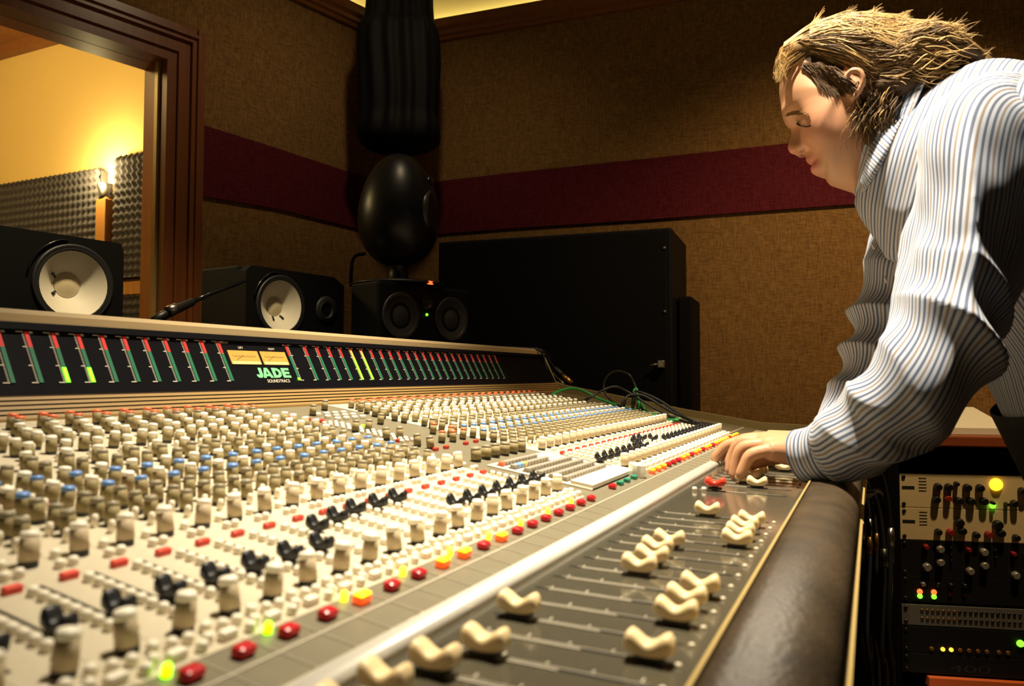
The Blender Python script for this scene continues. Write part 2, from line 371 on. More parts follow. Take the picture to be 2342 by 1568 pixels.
# ================================================================== MIXING CONSOLE
mat('panel_grey', (.19, .165, .105), .42, noise=(60, (.15, .13, .085)), bump=(400, .05))
mat('strip_beige', (.60, .53, .39), .38, noise=(300, (.50, .44, .32)))
mat('fader_panel', (.060, .053, .036), .15, coat=.25, noise=(250, (.085, .076, .052)))
mat('silver', (.80, .76, .68), .22, .25, noise=(40, (.70, .66, .58)))
mat('tan_trim', (.42, .31, .165), .4)
mat('tan_rib', (.29, .18, .06), .45)
mat('rib_groove', (.10, .055, .02), .6)
mat('leather', (.010, .008, .006), .45, noise=(22, (.085, .056, .030), 9), bump=(260, .35), spec=.2)
mat('cheek', (.34, .27, .13), .4)
mat('chassis', (.02, .02, .02), .6)
mat('bridge_black', (.004, .004, .006), .3, spec=.25)
mat('meter_red', (.60, .025, .02), .5, emit=(.8,.03,.02), estr=.08)
mat('meter_green', (.008, .13, .06), .5, emit=(.01,.25,.12), estr=.03)
mat('meter_lit', (.3, .9, .05), .5, emit=(.04, 1.0, .0), estr=1.5)
mat('meter_lit_core', (.7, .9, .05), .5, emit=(.45, 1.0, .0), estr=1.6)
mat('meter_lit_orange', (.9, .3, .05), .5, emit=(1.0, .22, .02), estr=2.2)
mat('print_cream', (.60, .54, .42), .6)
mat('logo_green', (.16, .48, .22), .5, emit=(.2,.6,.28), estr=.18)
mat('vu_face', (.45, .24, .04), .6, emit=(1.0, .50, .06), estr=.22, noise=(70, (.38, .19, .03)))
mat('vu_glow', (.7, .5, .15), .6, emit=(1.0, .66, .16), estr=.6)
mat('knob_body', (.29, .228, .105), .55, spec=.3)
mat('knob_pale', (.52, .42, .27), .5, spec=.3)
mat('knob_base_shadow', (.010, .009, .008), .5)  # black knob base, painted as the shadow ring at its foot
mat('cap_cream', (.93, .87, .73), .4)
mat('cap_blue', (.13, .27, .60), .4)
mat('cap_orange', (.85, .17, .06), .4)
mat('cap_brown', (.26, .22, .14), .5)
mat('button_cream', (.84, .77, .62), .4)
mat('button_red', (.72, .05, .025), .35)
mat('mute_red', (.50, .008, .014), .3)
mat('mute_lit', (.95, .6, .02), .4, emit=(1.0, .62, .0), estr=2.6)
mat('mute_lit_rim', (.9, .12, .02), .4, emit=(1.0, .10, .01), estr=.8)
mat('led_green', (.4, .9, .05), .4, emit=(.36, 1.0, .0), estr=3.0)
mat('led_yellow', (.9, .9, .1), .4, emit=(1.0, .85, .02), estr=2.6)
mat('key_green', (.01, .22, .12), .35)
mat('key_grey', (.30, .27, .22), .45)
mat('key_yellow', (.75, .52, .08), .4)
mat('key_blue', (.18, .36, .70), .4)
mat('ivory', (.86, .66, .36), .38)
mat('ivory_pale', (.88, .80, .60), .38)
mat('cap_red', (.85, .05, .02), .35)
mat('slot_dark', (.012, .012, .012), .4)
mat('slot_bright', (.60, .54, .42), .3)

PITCH = .031; SL = .155; TILT = math.atan(SL)
XL, XR = -.12, 2.06
def pz(y): return CZ - .134 + SL*(y-.27)            # strip panel height
def fz(y): return CZ - .1435 + .015*(y-.075)        # fader panel height
def chL(i): return .245 + PITCH*i
def chR(i): return 1.009 + PITCH*i
def onpanel(px, py):
    d = ray(px, py); t = (-.134-SL*.27)/(d.z-SL*d.y); return d*t
con = empty('mixing_console', (1.0, .5, 0), 'long studio mixing console covered in knobs, faders and level meters', 'mixing console')
# chassis and legs
mb = MB(); mb.prismx([(.03,CZ-.30),(1.0,CZ-.30),(1.02,CZ+.055),(.87,CZ+.05),(.83,CZ-.03),(.81,CZ-.062),(.235,CZ-.152),(.20,CZ-.158),(.05,CZ-.158),(.03,CZ-.20)][::-1], XL, XR-.012)
mb.build('chassis', 'chassis', con)
for x in (.05, 1.02, 1.95):
    mb = MB(); mb.prismx([(.22,0),(.85,0),(.85,.03),(.62,.07),(.62,CZ-.30),(.38,CZ-.30),(.38,.07),(.22,.03)], x-.03, x+.03); mb.build('leg', 'chassis', con)
# panels
mb = MB(); mb.prismx([(.074,fz(.074)),(.218,fz(.218)),(.218,fz(.218)-.02),(.074,fz(.074)-.02)], XL, 1.745); mb.build('fader_panel', 'fader_panel', con)
def strip_slab(name, x0, x1, y0, y1, m, h=0, th=.012):
    mb = MB(); mb.prismx([(y0,pz(y0)+h),(y1,pz(y1)+h),(y1,pz(y1)+h-th),(y0,pz(y0)+h-th)], x0, x1); return mb.build(name, m, con)
# each channel strip of the console is its own module
for i in range(-11, 18):
    a, b = chL(i+.02)-.0153, chL(i+.02)+.0153
    if b < XL: continue
    a = max(a, XL)
    strip_slab('channel_strip', a, b, .284, .808, 'strip_beige')
for i in range(0, 24):
    strip_slab('channel_strip', chR(i)-.0153+.006, chR(i)+.0153+.006, .284, .808, 'strip_beige')
strip_slab('mute_panel', XL, 1.745, .236, .284, 'panel_grey', -.0004)
strip_slab('master_panel', chL(17.5)+.001, chR(-.5)+.005, .284, .808, 'panel_grey', -.0004)
# armrest
prof = []
for k in range(9):
    a = math.pi/2 + k*math.pi/2/8
    prof.append((.046+.030*math.cos(a), CZ-.157+.026*math.sin(a)))
prof = [(.0745,CZ-.1405),(.070,CZ-.1325),(.060,CZ-.1305)]+prof+[(.016,CZ-.215),(.03,CZ-.235),(.0745,CZ-.235)]
mb = MB(); mb.prismx(prof, XL, 2.045, smooth=True); mb.build('armrest', 'leather', con)
mb = MB(); mb.prismx([(.0715,fz(.074)-.004),(.0715,fz(.074)+.012),(.0735,fz(.074)+.012),(.0775,fz(.074)+.0015),(.0775,fz(.074)-.004)], XL, 1.745); mb.build('armrest_trim', 'gold_trim', con)
mb = MB(); mb.prismx([(.0125,CZ-.176),(.0125,CZ-.165),(.0165,CZ-.163),(.0165,CZ-.178)], XL, 2.045); mb.build('armrest_trim', 'gold_trim', con)
# silver bar between faders and mutes
sb = [(.2165,pz(.236)-.006)]+[(.2265+.0092*math.cos(a), pz(.236)+.0005+.005*math.sin(a)) for a in np.linspace(math.pi, 0, 9)]+[(.2365,pz(.236)-.006)]
mb = MB(); mb.prismx(sb, XL, 1.745, smooth=True); mb.build('silver_bar', 'silver', con)
for y, wd in ((.262,.0009),(.238,.0007)):
    strip_slab('panel_line', XL, 1.745, y, y+wd, 'print_cream', .0003, .001)
for i in list(range(-6, 18)):
    if i % 1 == 0:
        strip_slab('panel_line', chL(i-.45), chL(i-.45)+.0004, .238, .2835, 'slot_bright', .0002, .001)
for i in range(0, 24): strip_slab('panel_line', chR(i-.45), chR(i-.45)+.0004, .238, .2835, 'slot_bright', .0002, .001)
# right-hand patch panel and cheeks
px0, px1 = 1.750, 2.046
mb = MB(); mb.prismx([(.215,pz(.215)-.006),(.808,pz(.808)-.002),(.808,pz(.808)-.02),(.215,pz(.215)-.02)], px0, px1); mb.build('patch_panel', 'panel_grey', con)
mb = MB(); mb.prismx([(.075,CZ-.140),(.215,pz(.215)-.006),(.215,pz(.215)-.02),(.075,CZ-.165)], px0, px1); mb.build('patch_panel', 'fader_panel', con)
for k, y in enumerate((.69,.655,.62,.585,.55,.515,.48,.445)):
    mb = MB(); zz = pz(y)-.003; mb.prismx([(y-.006,zz-.001),(y+.006,zz+.0012),(y+.006,zz-.004),(y-.006,zz-.004)], px0+.05, px1-.045); mb.build('patch_label_strip', 'print_cream', con)
mb = MB(); y=.255; zz=pz(y)-.004; mb.prismx([(y-.010,zz),(y+.010,zz+.002),(y+.010,zz-.004),(y-.010,zz-.004)], px0+.03, px1-.05); mb.build('patch_label_strip', 'print_cream', con)
mb = MB(); y=.375; zz=pz(y)-.004; mb.prismx([(y-.018,zz-.001),(y+.018,zz+.004),(y+.018,zz-.006),(y-.018,zz-.006)], px0+.12, px1-.10); mb.build('display_cover', 'chassis', con)
mb = MB(); y=.30; zz=pz(y)-.0052; mb.prismx([(y-.001,zz),(y+.001,zz+.0012),(y+.001,zz-.004),(y-.001,zz-.004)], px0+.03, px1-.02); mb.build('panel_line', 'print_cream', con)
mb = MB(); mb.prismx([(.014,CZ-.135),(.06,CZ-.124),(.147,CZ-.126),(.262,CZ-.122),(.459,CZ-.092),(.673,CZ-.053),(.805,CZ-.030),(.83,CZ-.02),(.872,CZ+.070),(1.02,CZ+.068),(1.02,CZ-.31),(.02,CZ-.31),(.014,CZ-.23)][::-1], XR-.014, XR); mb.build('side_cheek', 'cheek', con)
mb = MB(); mb.prismx([(.23,pz(.23)-.007),(.30,pz(.30)-.004),(.30,pz(.30)-.03),(.23,pz(.23)-.03)], 1.7445, 1.7525); mb.build('module_gap', 'slot_dark', con)
# ribbed riser below the meters
rb = [(.806,CZ-.050)]; ys = np.linspace(.8075,.8225,6); zs = np.linspace(CZ-.0485,CZ-.0245,6); mis=[0]
for k in range(5):
    rb += [(ys[k]-.0012,zs[k]+.0006),(ys[k+1]-.0012,zs[k+1]-.0012),(ys[k+1]+.0012,zs[k+1]-.0006)]; mis += [0,1,1]
rb += [(.8235,CZ-.024),(.85,CZ-.024),(.85,CZ-.06),(.806,CZ-.06)]; mis += [0]*4
mb = MB(); mb.prismx(rb, XL, XR-.014, mis=mis[:len(rb)]); mb.build('ribbed_riser', ['tan_rib','rib_groove'], con)
# meter bridge
mbr = empty('meter_bridge', (0,0,0)); mbr.parent = con; mbr.location = Vector((1.0,.85,CZ-.02))-Vector(con.location)
BB = Vector((0,.823,CZ-.024)); TT = Vector((0,.866,CZ+.056)); E2 = (TT-BB).normalized(); FNM = Vector((0,-E2.z,E2.y))
def bp(x, s, h=0): return Vector((x,0,0))+BB+E2*s+FNM*h
mb = MB(); mb.prismx([(.823,CZ-.026),(.866,CZ+.056),(1.015,CZ+.056),(1.015,CZ-.06),(.84,CZ-.06)][::-1], XL, XR-.014); mb.build('face_plate', 'bridge_black', mbr)
mb = MB(); mb.prismx([(.862,CZ+.0565),(.862,CZ+.066),(.868,CZ+.0715),(1.02,CZ+.0715),(1.02,CZ+.0565)][::-1], XL, XR-.014); mb.build('top_trim', 'tan_trim', mbr)
mb = MB(); mb.prismx([(.8565,CZ+.0485),(.8605,CZ+.0565),(.8665,CZ+.0565),(.8625,CZ+.0485)][::-1], XL, XR-.014); mb.build('upper_lip', 'bridge_black', mbr)
def fquad(mb, x0, x1, s0, s1, h0, h1, mi):
    v = [bp(x0,s0,h0),bp(x1,s0,h0),bp(x1,s1,h0),bp(x0,s1,h0),bp(x0,s0,h1),bp(x1,s0,h1),bp(x1,s1,h1),bp(x0,s1,h1)]
    mb.add(v, [(4,5,6,7),(0,1,5,4),(1,2,6,5),(2,3,7,6),(3,0,4,7)], mi)
S0, S1, SR = .0150, .0795, .0595
def meter(x, lit=0, mirror=1):
    mb = MB(); w2 = .0024
    lg = S0 + (S1-S0)*lit
    if lit <= 0:
        fquad(mb, x-w2, x+w2, S0, SR, 0, .0006, 1); fquad(mb, x-w2, x+w2, SR, S1, 0, .0006, 0)
    else:
        a = min(lg, SR); fquad(mb, x-w2*1.15, x+w2*1.15, S0, a, 0, .0007, 3); fquad(mb, x-w2*.45, x+w2*.45, S0+.001, a-.001, .0007, .0009, 5)
        if a < SR: fquad(mb, x-w2, x+w2, a, SR, 0, .0006, 1); fquad(mb, x-w2, x+w2, SR, S1, 0, .0006, 0)
        else:
            b = max(min(lg, S1), SR+.001); fquad(mb, x-w2, x+w2, SR, b, 0, .0006, 4)
            if b < S1: fquad(mb, x-w2, x+w2, b, S1, 0, .0006, 0)
    sg = -mirror
    for k in range(31):
        s = S0+(S1-S0)*k/30; major = k in (0,10,21,30)
        x0 = x+sg*.0034; x1 = x0+sg*(.0075 if k == 0 else .0055 if major else .0022)
        if k == 30: x1 = x0+sg*.008
        fquad(mb, min(x0,x1), max(x0,x1), s-.00035*(1.6 if major else 1), s+.00035*(1.6 if major else 1), 0, .0003, 2)
    fquad(mb, x+mirror*.0034 if mirror>0 else x-.0074, x+.0074 if mirror>0 else x-.0034, S1-.0022, S1+.0006, 0, .0003, 2)
    return mb.build('level_meter', ['meter_red','meter_green','print_cream','meter_lit','meter_lit_orange','meter_lit_core'], mbr)
for i in range(-22, -5): meter(chR(i), .30 if i in (-14,-13) else 0)
meter(chR(-1.45), .07, -1)
for i in range(24): meter(chR(i), .92 if i in (4,5) else 0)
# VU meters, lettering
for x0, x1 in ((.834,.894),(.899,.955)):
    e = empty('vu_meter', (0,0,0)); e.parent = mbr; e.location = bp((x0+x1)/2,.045)-wloc(mbr)
    mb = MB(); fquad(mb, x0, x1, .0425, .0655, 0, .0006, 0); fquad(mb, x0+.002, x1-.002, .0425, .0470, .0006, .0009, 1)
    for k in range(9):
        xx = x0+.008+(x1-x0-.016)*k/8; fquad(mb, xx-.0003, xx+.0003, .0555-.000*k, .0580, .0006, .0008, 2)
    fquad(mb, x0+.008, x1-.008, .0551, .0556, .0006, .0008, 2)
    a = bp(x0+.012,.049,.0008); b = bp(x0+.028,.0575,.0008); mb.tube([a,b], .0003, 4, 2)
    o = obj('vu_meter', mb.mesh('vu_meter', ['vu_face','vu_glow','rib_groove']), mbr)
    bpy.data.objects.remove(e)
MF = lambda x, s: basis(Vector((1,0,0)), E2, FNM, bp(x, s, .0002))
def letters(x0, s0, H, sh=.0, wx=1.18):
    """heavy wide capitals J A D E as raised plates"""
    Dl = [(.32,1),(.62,.97),(.86,.80),(.95,.5),(.86,.20),(.62,.03),(.32,0)]; Di = [(.32,.74),(.50,.72),(.62,.60),(.64,.5),(.62,.40),(.50,.28),(.32,.26)]
    G = [(0, [[(.34,1),(.34,.30),(.29,.25),(.26,.34),(0,.34),(.02,.18),(.12,.05),(.28,0),(.46,.02),(.60,.14),(.66,.34),(.66,1)]]),
         (.62, [[(0,0),(.30,0),(.53,.72),(.53,1),(.36,1)],[(1.06,0),(.70,1),(.53,1),(.53,.72),(.76,0)],[(.34,.16),(.72,.16),(.65,.37),(.41,.37)]]),
         (1.74, [[(0,0),(.32,0),(.32,1),(0,1)]]+[[Dl[k],Di[k],Di[k+1],Dl[k+1]] for k in range(6)]),
         (2.76, [[(0,0),(.32,0),(.32,1),(0,1)],[(.32,0),(.86,0),(.86,.24),(.32,.24)],[(.32,.38),(.80,.38),(.80,.62),(.32,.62)],[(.32,.76),(.86,.76),(.86,1),(.32,1)]])]
    for ox, polys in G:
        mb = MB()
        for P in polys:
            n = len(P); lo = [bp(x0+(ox+x)*H*wx, s0+y*H, .0001) for x, y in P]; hi = [bp(x0+(ox+x)*H*wx, s0+y*H, .0005) for x, y in P]
            mb.add(lo+hi, [list(range(n, 2*n))]+[(k,(k+1)%n,n+(k+1)%n,n+k) for k in range(n)])
        mb.build('logo_lettering', 'logo_green', mbr)
letters(.8745, .0195, .0172)
text_obj('logo_lettering', 'SOUNDTRACS', .0075, MF(.9165,.0115), 'print_cream', mbr, sx=1.0)
text_obj('meter_lettering', 'LEFT', .0048, MF(.863,.0690), 'print_cream', mbr)
text_obj('meter_lettering', 'RIGHT', .0048, MF(.928,.0690), 'print_cream', mbr)
text_obj('meter_lettering', 'SOLO', .0050, MF(chR(-6)+.0125,.0770), 'print_cream', mbr)

# ---- knobs
def knob_mesh(r, h, m, n=14):
    mb = MB(); mb.lathe([(r*.96,0),(r*.96,h*.16)], n, 1, cap1=False); mb.lathe([(r*1.02,h*.16),(r*.98,h*.50),(r*.94,h*.80)], n, 0)
    return mb.mesh('rotary_knob', [m,'knob_base_shadow'])
def cap_mesh(r, h, m, n=14):
    mb = MB(); mb.lathe([(r*.94,h*.80),(r*.93,h*.92),(r*.80,h),(r*.2,h*1.02)], n, 0); return mb.mesh('knob_cap', [m])
KM = {}
def km(kind, c):
    key = (kind, c)
    if key not in KM:
        r, h, m = {'s': (.0049,.0165,'knob_body'), 'l': (.0055,.0195,'knob_pale'), 'w': (.0066,.0175,'knob_body')}[kind]
        if (kind,'b') not in KM: KM[(kind,'b')] = knob_mesh(r, h, m)
        KM[key] = cap_mesh(r, h, c)
    return KM[(kind,'b')], KM[key]
knobs = []      # (x, y, kind, cap)
EQ = [(.62,.564,'cap_cream'),(.62,.548,'cap_blue'),(.62,.532,'cap_cream'),(.62,.515,'cap_blue'),(.62,.498,'cap_brown'),(.62,.482,'cap_brown'),(.62,.467,'cap_brown')]
AUX = [(.42,.770,'cap_orange'),(.42,.756,'cap_orange'),(.86,.726,'cap_cream'),(.50,.703,'cap_cream'),(.50,.688,'cap_cream'),(.54,.667,'cap_cream'),(.54,.650,'cap_cream'),(.88,.620,'cap_cream'),(.62,.602,'cap_brown'),(.62,.585,'cap_brown'),(1.02,.742,'cap_brown')]
for blk, rngi, dx in (('L', range(-5, 18), 0), ('R', range(-1, 24), -.10)):
    for i in rngi:
        X = (chL if blk == 'L' else chR)
        if not (blk == 'R' and i == -1):
            knobs.append((X(i+.07 if blk == 'L' else i+.28), .432, 'l', 'cap_cream')); knobs.append((X(i+.08 if blk == 'L' else i+.58), .311, 'l', 'cap_cream'))
        for f, y, c in EQ+AUX:
            x = X(i+f) if blk == 'L' else X(i+f-.08)
            if blk == 'L' and x > chL(17.6): continue
            if blk == 'R' and (x < chR(-.62) or x > chR(23.6)): continue
            knobs.append((x, y, 's', c))
# master section
for px_, py_, c in [(990,992,'cap_orange'),(1010,1012,'cap_orange'),(1036,1010,'cap_orange'),(1058,1004,'cap_orange'),(1030,999,'cap_orange'),(842,986,'cap_brown'),(812,988,'cap_brown'),(884,1006,'cap_brown'),(914,1003,'cap_brown'),(955,1020,'cap_brown'),(985,1026,'cap_brown'),(742,938,'cap_brown'),(715,950,'cap_brown'),(870,970,'cap_brown')]:
    p = onpanel(px_, py_); knobs.append((p.x, p.y, 's', c))
for k in range(6):
    knobs.append((.838+.0265*k, .443, 'w', 'cap_brown'))
def pdist(x, y):
    u, v, d = pix((x, y, pz(y)+.01)); return d if -40 < u < 2382 and v < 1620 else d+10
knobs.sort(key=lambda k: pdist(k[0], k[1]))
knobs = [k for k in knobs if pdist(k[0], k[1]) < 10 or k[0] > .1]
rest = MB(); RM = ['knob_body','knob_base_shadow','knob_pale','cap_cream','cap_blue','cap_orange','cap_brown']
for idx, (x, y, kind, c) in enumerate(knobs):
    b, cp = km(kind, c); L = Vector((x, y, pz(y)))
    if idx < 300:
        o = obj('rotary_knob', b, con, L, (TILT*.6, 0, random.uniform(0, 6.28)))
        q = bpy.data.objects.new('knob_cap', cp); COL.objects.link(q); q.parent = o
    else:
        MM = Matrix.Translation(L) @ Matrix.Rotation(TILT*.6, 4, 'X')
        for me, base in ((b, None), (cp, c)):
            mi = []
            for p in me.polygons: mi.append(RM.index(base) if base else (RM.index('knob_pale' if kind == 'l' else 'knob_body') if p.material_index == 0 else 1))
            off = len(rest.v); rest.v += [tuple(MM @ v.co) for v in me.vertices]
            for p, k in zip(me.polygons, mi): rest.f.append([off+j for j in p.vertices]); rest.m.append(k); rest.sm.append(p.use_smooth)
tag(rest.build('rotary_knob_field', RM, con), kind='stuff')

# ---- push buttons
def btn_mesh(w2, l2, h, m, rr=.001):
    mb = MB(); mb.bbox((-w2,-l2,-.0006),(w2,l2,h), rr); return mb.mesh('push_button', [m])
def dot_mesh(r, h, m, n=10):
    mb = MB(); mb.lathe([(r,-.0004),(r,h*.7),(r*.72,h),(r*.15,h*1.05)], n); return mb.mesh('push_button', [m])
BM = {'dot': dot_mesh(.0030,.0050,'button_cream'), 'wide': btn_mesh(.0052,.0029,.0050,'button_cream',.0016), 'red': btn_mesh(.0050,.0024,.0042,'button_red'), 'reddot': dot_mesh(.0025,.0045,'button_red'), 'post': dot_mesh(.0024,.0085,'button_cream')}
btns = []
for blk, rngi in (('L', range(-5, 18)), ('R', range(0, 24))):
    for i in rngi:
        X = (lambda f: chL(i+f)) if blk == 'L' else (lambda f: chR(i+f+.28))
        btns.append((X(.20), .403, 'red'))
        for f, y in ((.30,.472),(.32,.456),(.40,.442),(.62,.452),(.40,.420),(.66,.436),(.66,.420)): btns.append((X(f), y, 'dot' if y < .45 else 'post'))
        for k in range(9): btns.append((X(.36), .327+.0083*k, 'dot'))
        for f, y in ((-.16,.2995),(.30,.3035),(.56,.3005),(-.20,.2890),(.04,.2935)): btns.append((X(f), y, 'dot'))
        btns.append((X(.36), .2905, 'wide'))
        for k in range(6): btns.append((X(.22), .492+.0142*k, 'post'))
        btns.append((X(.30), .522, 'reddot'))
        for y in (.64,.676,.71): btns.append((X(.15), y, 'post'))
for px_, py_ in [(912,1010),(942,1007),(1065,1016),(1088,1011),(996,1030),(1020,1025),(660,958),(703,962),(735,965)]:
    p = onpanel(px_, py_); btns.append((p.x, p.y, 'red'))
for a in range(3):
    for b in range(13): btns.append((.842+.0125*a, .555+.0105*b, 'dot'))
for a in range(4):
    for b in range(3): btns.append((.895+.02*a, .70+.018*b, 'wide'))
btns.sort(key=lambda k: pdist(k[0], k[1])); btns = [b for b in btns if pdist(b[0], b[1]) < 10]
rest = MB(); RB = ['button_cream','button_red']
for idx, (x, y, kind) in enumerate(btns):
    L = Vector((x, y, pz(y)))
    if idx < 300: obj('push_button', BM[kind], con, L, (TILT,0,0))
    else:
        MM = Matrix.Translation(L) @ Matrix.Rotation(TILT, 4, 'X'); me = BM[kind]; off = len(rest.v)
        rest.v += [tuple(MM @ v.co) for v in me.vertices]; k = 1 if kind.startswith('red') else 0
        for p in me.polygons: rest.f.append([off+j for j in p.vertices]); rest.m.append(k); rest.sm.append(p.use_smooth)
tag(rest.build('push_button_field', RB, con), kind='stuff')

# small printed legends beside the buttons
mk = MB()
for blk, rngi in (('L', range(-3, 18)), ('R', range(0, 24))):
    for i in rngi:
        for k in range(9):
            x = (chL(i+.50) if blk == 'L' else chR(i+.78)-.0155); y = .327+.0083*k
            mk.box((x-.0012,y-.0006,pz(y-.0006)),(x+.0012,y+.0006,pz(y+.0006)+.0002))
tag(mk.build('printed_legends', 'rib_groove', con), kind='stuff')
# ---- short faders with black caps
mb = MB(); mb.box((-.0009,-.038,.0),(.0009,.038,.0006)); SLOT = mb.mesh('short_fader_slot', ['slot_dark'])
def saddle(wx, ly, h, dip, n=14, stem=.004, smi=1):
    """scooped fader cap: crescent seen from the side, horns at both ends along y"""
    mb = MB(); prof = []
    for k in range(n+1):
        t = -1+2*k/n; u = abs(t)
        top = h-dip*(.5+.5*math.cos(min(1,u/.80)*math.pi)); top -= h*.42*max(0,(u-.80)/.20)**2
        bot = h*.26*u**3
        prof.append((ly*t, stem+top, stem+bot))
    cross = [(-1,.0),(-.86,.8),(-.55,1),(.55,1),(.86,.8),(1,.0)]
    off = 0; ring = len(cross)+4
    for (y, zt, zb) in prof:
        e = math.sqrt(max(0, 1-(y/ly)**8))*.35+.65
        zm = (zt+zb)/2
        pts = [(wx*c*e, y, zb+(zt-zb)*(.55+.45*f)) for c, f in cross]+[(wx*.9*e,y,zb+(zt-zb)*.1),(wx*.6*e,y,zb),(-wx*.6*e,y,zb),(-wx*.9*e,y,zb+(zt-zb)*.1)]
        mb.v += pts
    for i in range(n):
        for k in range(ring):
            k2 = (k+1) % ring; mb.f.append([i*ring+k, i*ring+k2, (i+1)*ring+k2, (i+1)*ring+k]); mb.m.append(0); mb.sm.append(True)
    mb.f.append(list(range(ring))); mb.m.append(0); mb.sm.append(False)
    mb.f.append([n*ring+k for k in range(ring)]); mb.m.append(0); mb.sm.append(False)
    mb.box((-.0012,-.0035,-.004),(.0012,.0035,stem+h*.2), smi)
    mb.box((-wx*.7,-ly*.62,stem*.35),(wx*.7,ly*.62,stem*.75), smi)
    return mb
SCAP = saddle(.0048,.0088,.0105,.0060, stem=.0035).mesh('short_fader_cap', ['black','slot_dark'])
UP = {6:.372, 7:.378, 8:.384, 9:.384, 10:.385}
for i in range(-5, 18):
    x = chL(i+.68); L = Vector((x,.365,pz(.365))); obj('short_fader_slot', SLOT, con, L, (TILT,0,0))
    y = UP.get(i, .343); obj('short_fader_cap', SCAP, con, (x,y,pz(y)), (TILT,0,0))
UPR = {8:.365, 9:.372, 10:.372, 11:.360}
for i in range(0, 24):
    x = chR(i+.20); L = Vector((x,.365,pz(.365))); obj('short_fader_slot', SLOT, con, L, (TILT,0,0))
    y = UPR.get(i, .343); obj('short_fader_cap', SCAP, con, (x,y,pz(y)), (TILT,0,0))

# ---- mute buttons and their lamps
def mute_mesh(lit):
    mb = MB(); mb.bbox((-.0058,-.0043,-.0005),(.0058,.0043,.0055), .0026, 0)
    if lit: mb.bbox((-.0050,-.0032,.004),(.0050,.0032,.0064), .001, 1)
    return mb.mesh('mute_button', ['mute_lit_rim','mute_lit'] if lit else ['mute_red'])
MU0, MU1 = mute_mesh(0), mute_mesh(1)
GRN = btn_mesh(.0055,.0035,.0045,'key_green',.0012)
mb = MB(); mb.lathe([(.0024,0),(.0024,.0035),(.0016,.0055),(.0004,.006)], 12); LEDG = mb.mesh('status_led', ['led_green'])
mb = MB(); mb.lathe([(.0024,0),(.0024,.0035),(.0016,.0055),(.0004,.006)], 12); LEDY = mb.mesh('status_led', ['led_yellow'])
LITL = {4,7,8,10}
for i in range(-4, 18):
    x = chL(i+.12); obj('mute_button', MU1 if i in LITL else MU0, con, (x,.2725,pz(.2725)), (TILT,0,0))
    if i % 2 == 0 or i > 8: obj('status_led', LEDG if i < 4 else LEDY, con, (chL(i-.05),.2815,pz(.2815)), (TILT,0,0)) if (i % 2 == 0) else None
LITR = {0,1,2,6,7,9,10,12,13,15,16,17,18,19,21,22,23}
for i in range(0, 24):
    obj('mute_button', MU1 if i in LITR else MU0, con, (chR(i+.48),.2725,pz(.2725)), (TILT,0,0))
obj('mute_button', MU0, con, (chR(-4.7),.277,pz(.277)), (TILT,0,0))
for f in (-3.65,-2.75,-1.75): obj('transport_button', GRN, con, (chR(f),.2775,pz(.2775)), (TILT,0,0))
# level wheel
mb = MB(); n = 28; prof = []
for r, z in ((.0112,0),(.0112,.0155),(.0100,.0168),(.002,.0168)):
    ring = [(r*(1+(.03 if k % 2 and z < .016 and z >= 0 else 0))*math.cos(2*math.pi*k/n), r*(1+(.03 if k % 2 else 0))*math.sin(2*math.pi*k/n), z) for k in range(n)]
    mb.v += ring
for i in range(3):
    for k in range(n): mb.f.append([i*n+k, i*n+(k+1)%n, (i+1)*n+(k+1)%n, (i+1)*n+k]); mb.m.append(0); mb.sm.append(False)
mb.f.append([3*n+k for k in range(n)]); mb.m.append(0); mb.sm.append(False)
obj('level_wheel', mb.mesh('level_wheel', ['silver']), con, (chR(-1.05),.281,pz(.281)), (TILT,0,0))
# automation keypad: cream tray with recessed key rows
KX0, KX1, KY0, KY1 = .824, .992, .288, .421
strip_slab('keypad_tray', KX0, KX1, KY0, KY1, 'button_cream', .0015, .012)
strip_slab('keypad_lip', KX0+.002, KX1-.002, KY0, KY0+.027, 'button_cream', .0060, .012)
rows = [.326,.342,.358,.374,.392,.408]
for r_, y in enumerate(rows):
    strip_slab('key_recess', KX0+.008, KX1-.008-(.04 if r_ > 3 else 0), y-.0045, y+.0045, 'rib_groove', .0020, .004)
    strip_slab('keypad_lip', KX0+.004, KX1-.004, y+.0052, y+.0092, 'button_cream', .0030, .010)
    nk = 15 if r_ <= 3 else 11
    for k in range(nk):
        m = 'key_grey'
        if r_ == 4 and k in (1,2): m = 'key_blue'
        if r_ == 4 and k == 3: m = 'key_yellow'
        if r_ == 5 and k in (0,): m = 'cap_orange'
        key = 'key'+m
        if key not in KM: KM[key] = btn_mesh(.0041,.0036,.0050,m,.0008)
        obj('key', KM[key], con, (KX0+.0135+.0098*k, y, pz(y)+.0018), (TILT,0,0))
# yellow tape on the master section
p = onpanel(1092,1052); mb = MB(); mb.bbox((-.010,-.003,0),(.010,.003,.0006), .0002); mb2 = mb.mesh('marking_tape', ['key_yellow']); obj('marking_tape', mb2, con, (p.x,p.y,pz(p.y)), (TILT,0,.5))
p = onpanel(832,972); mb = MB(); mb.bbox((-.009,-.002,0),(.009,.002,.0008), .0002); mb2 = mb.mesh('marking_tape', ['led_green']); obj('marking_tape', mb2, con, (p.x,p.y,pz(p.y)), (TILT,0,.9))

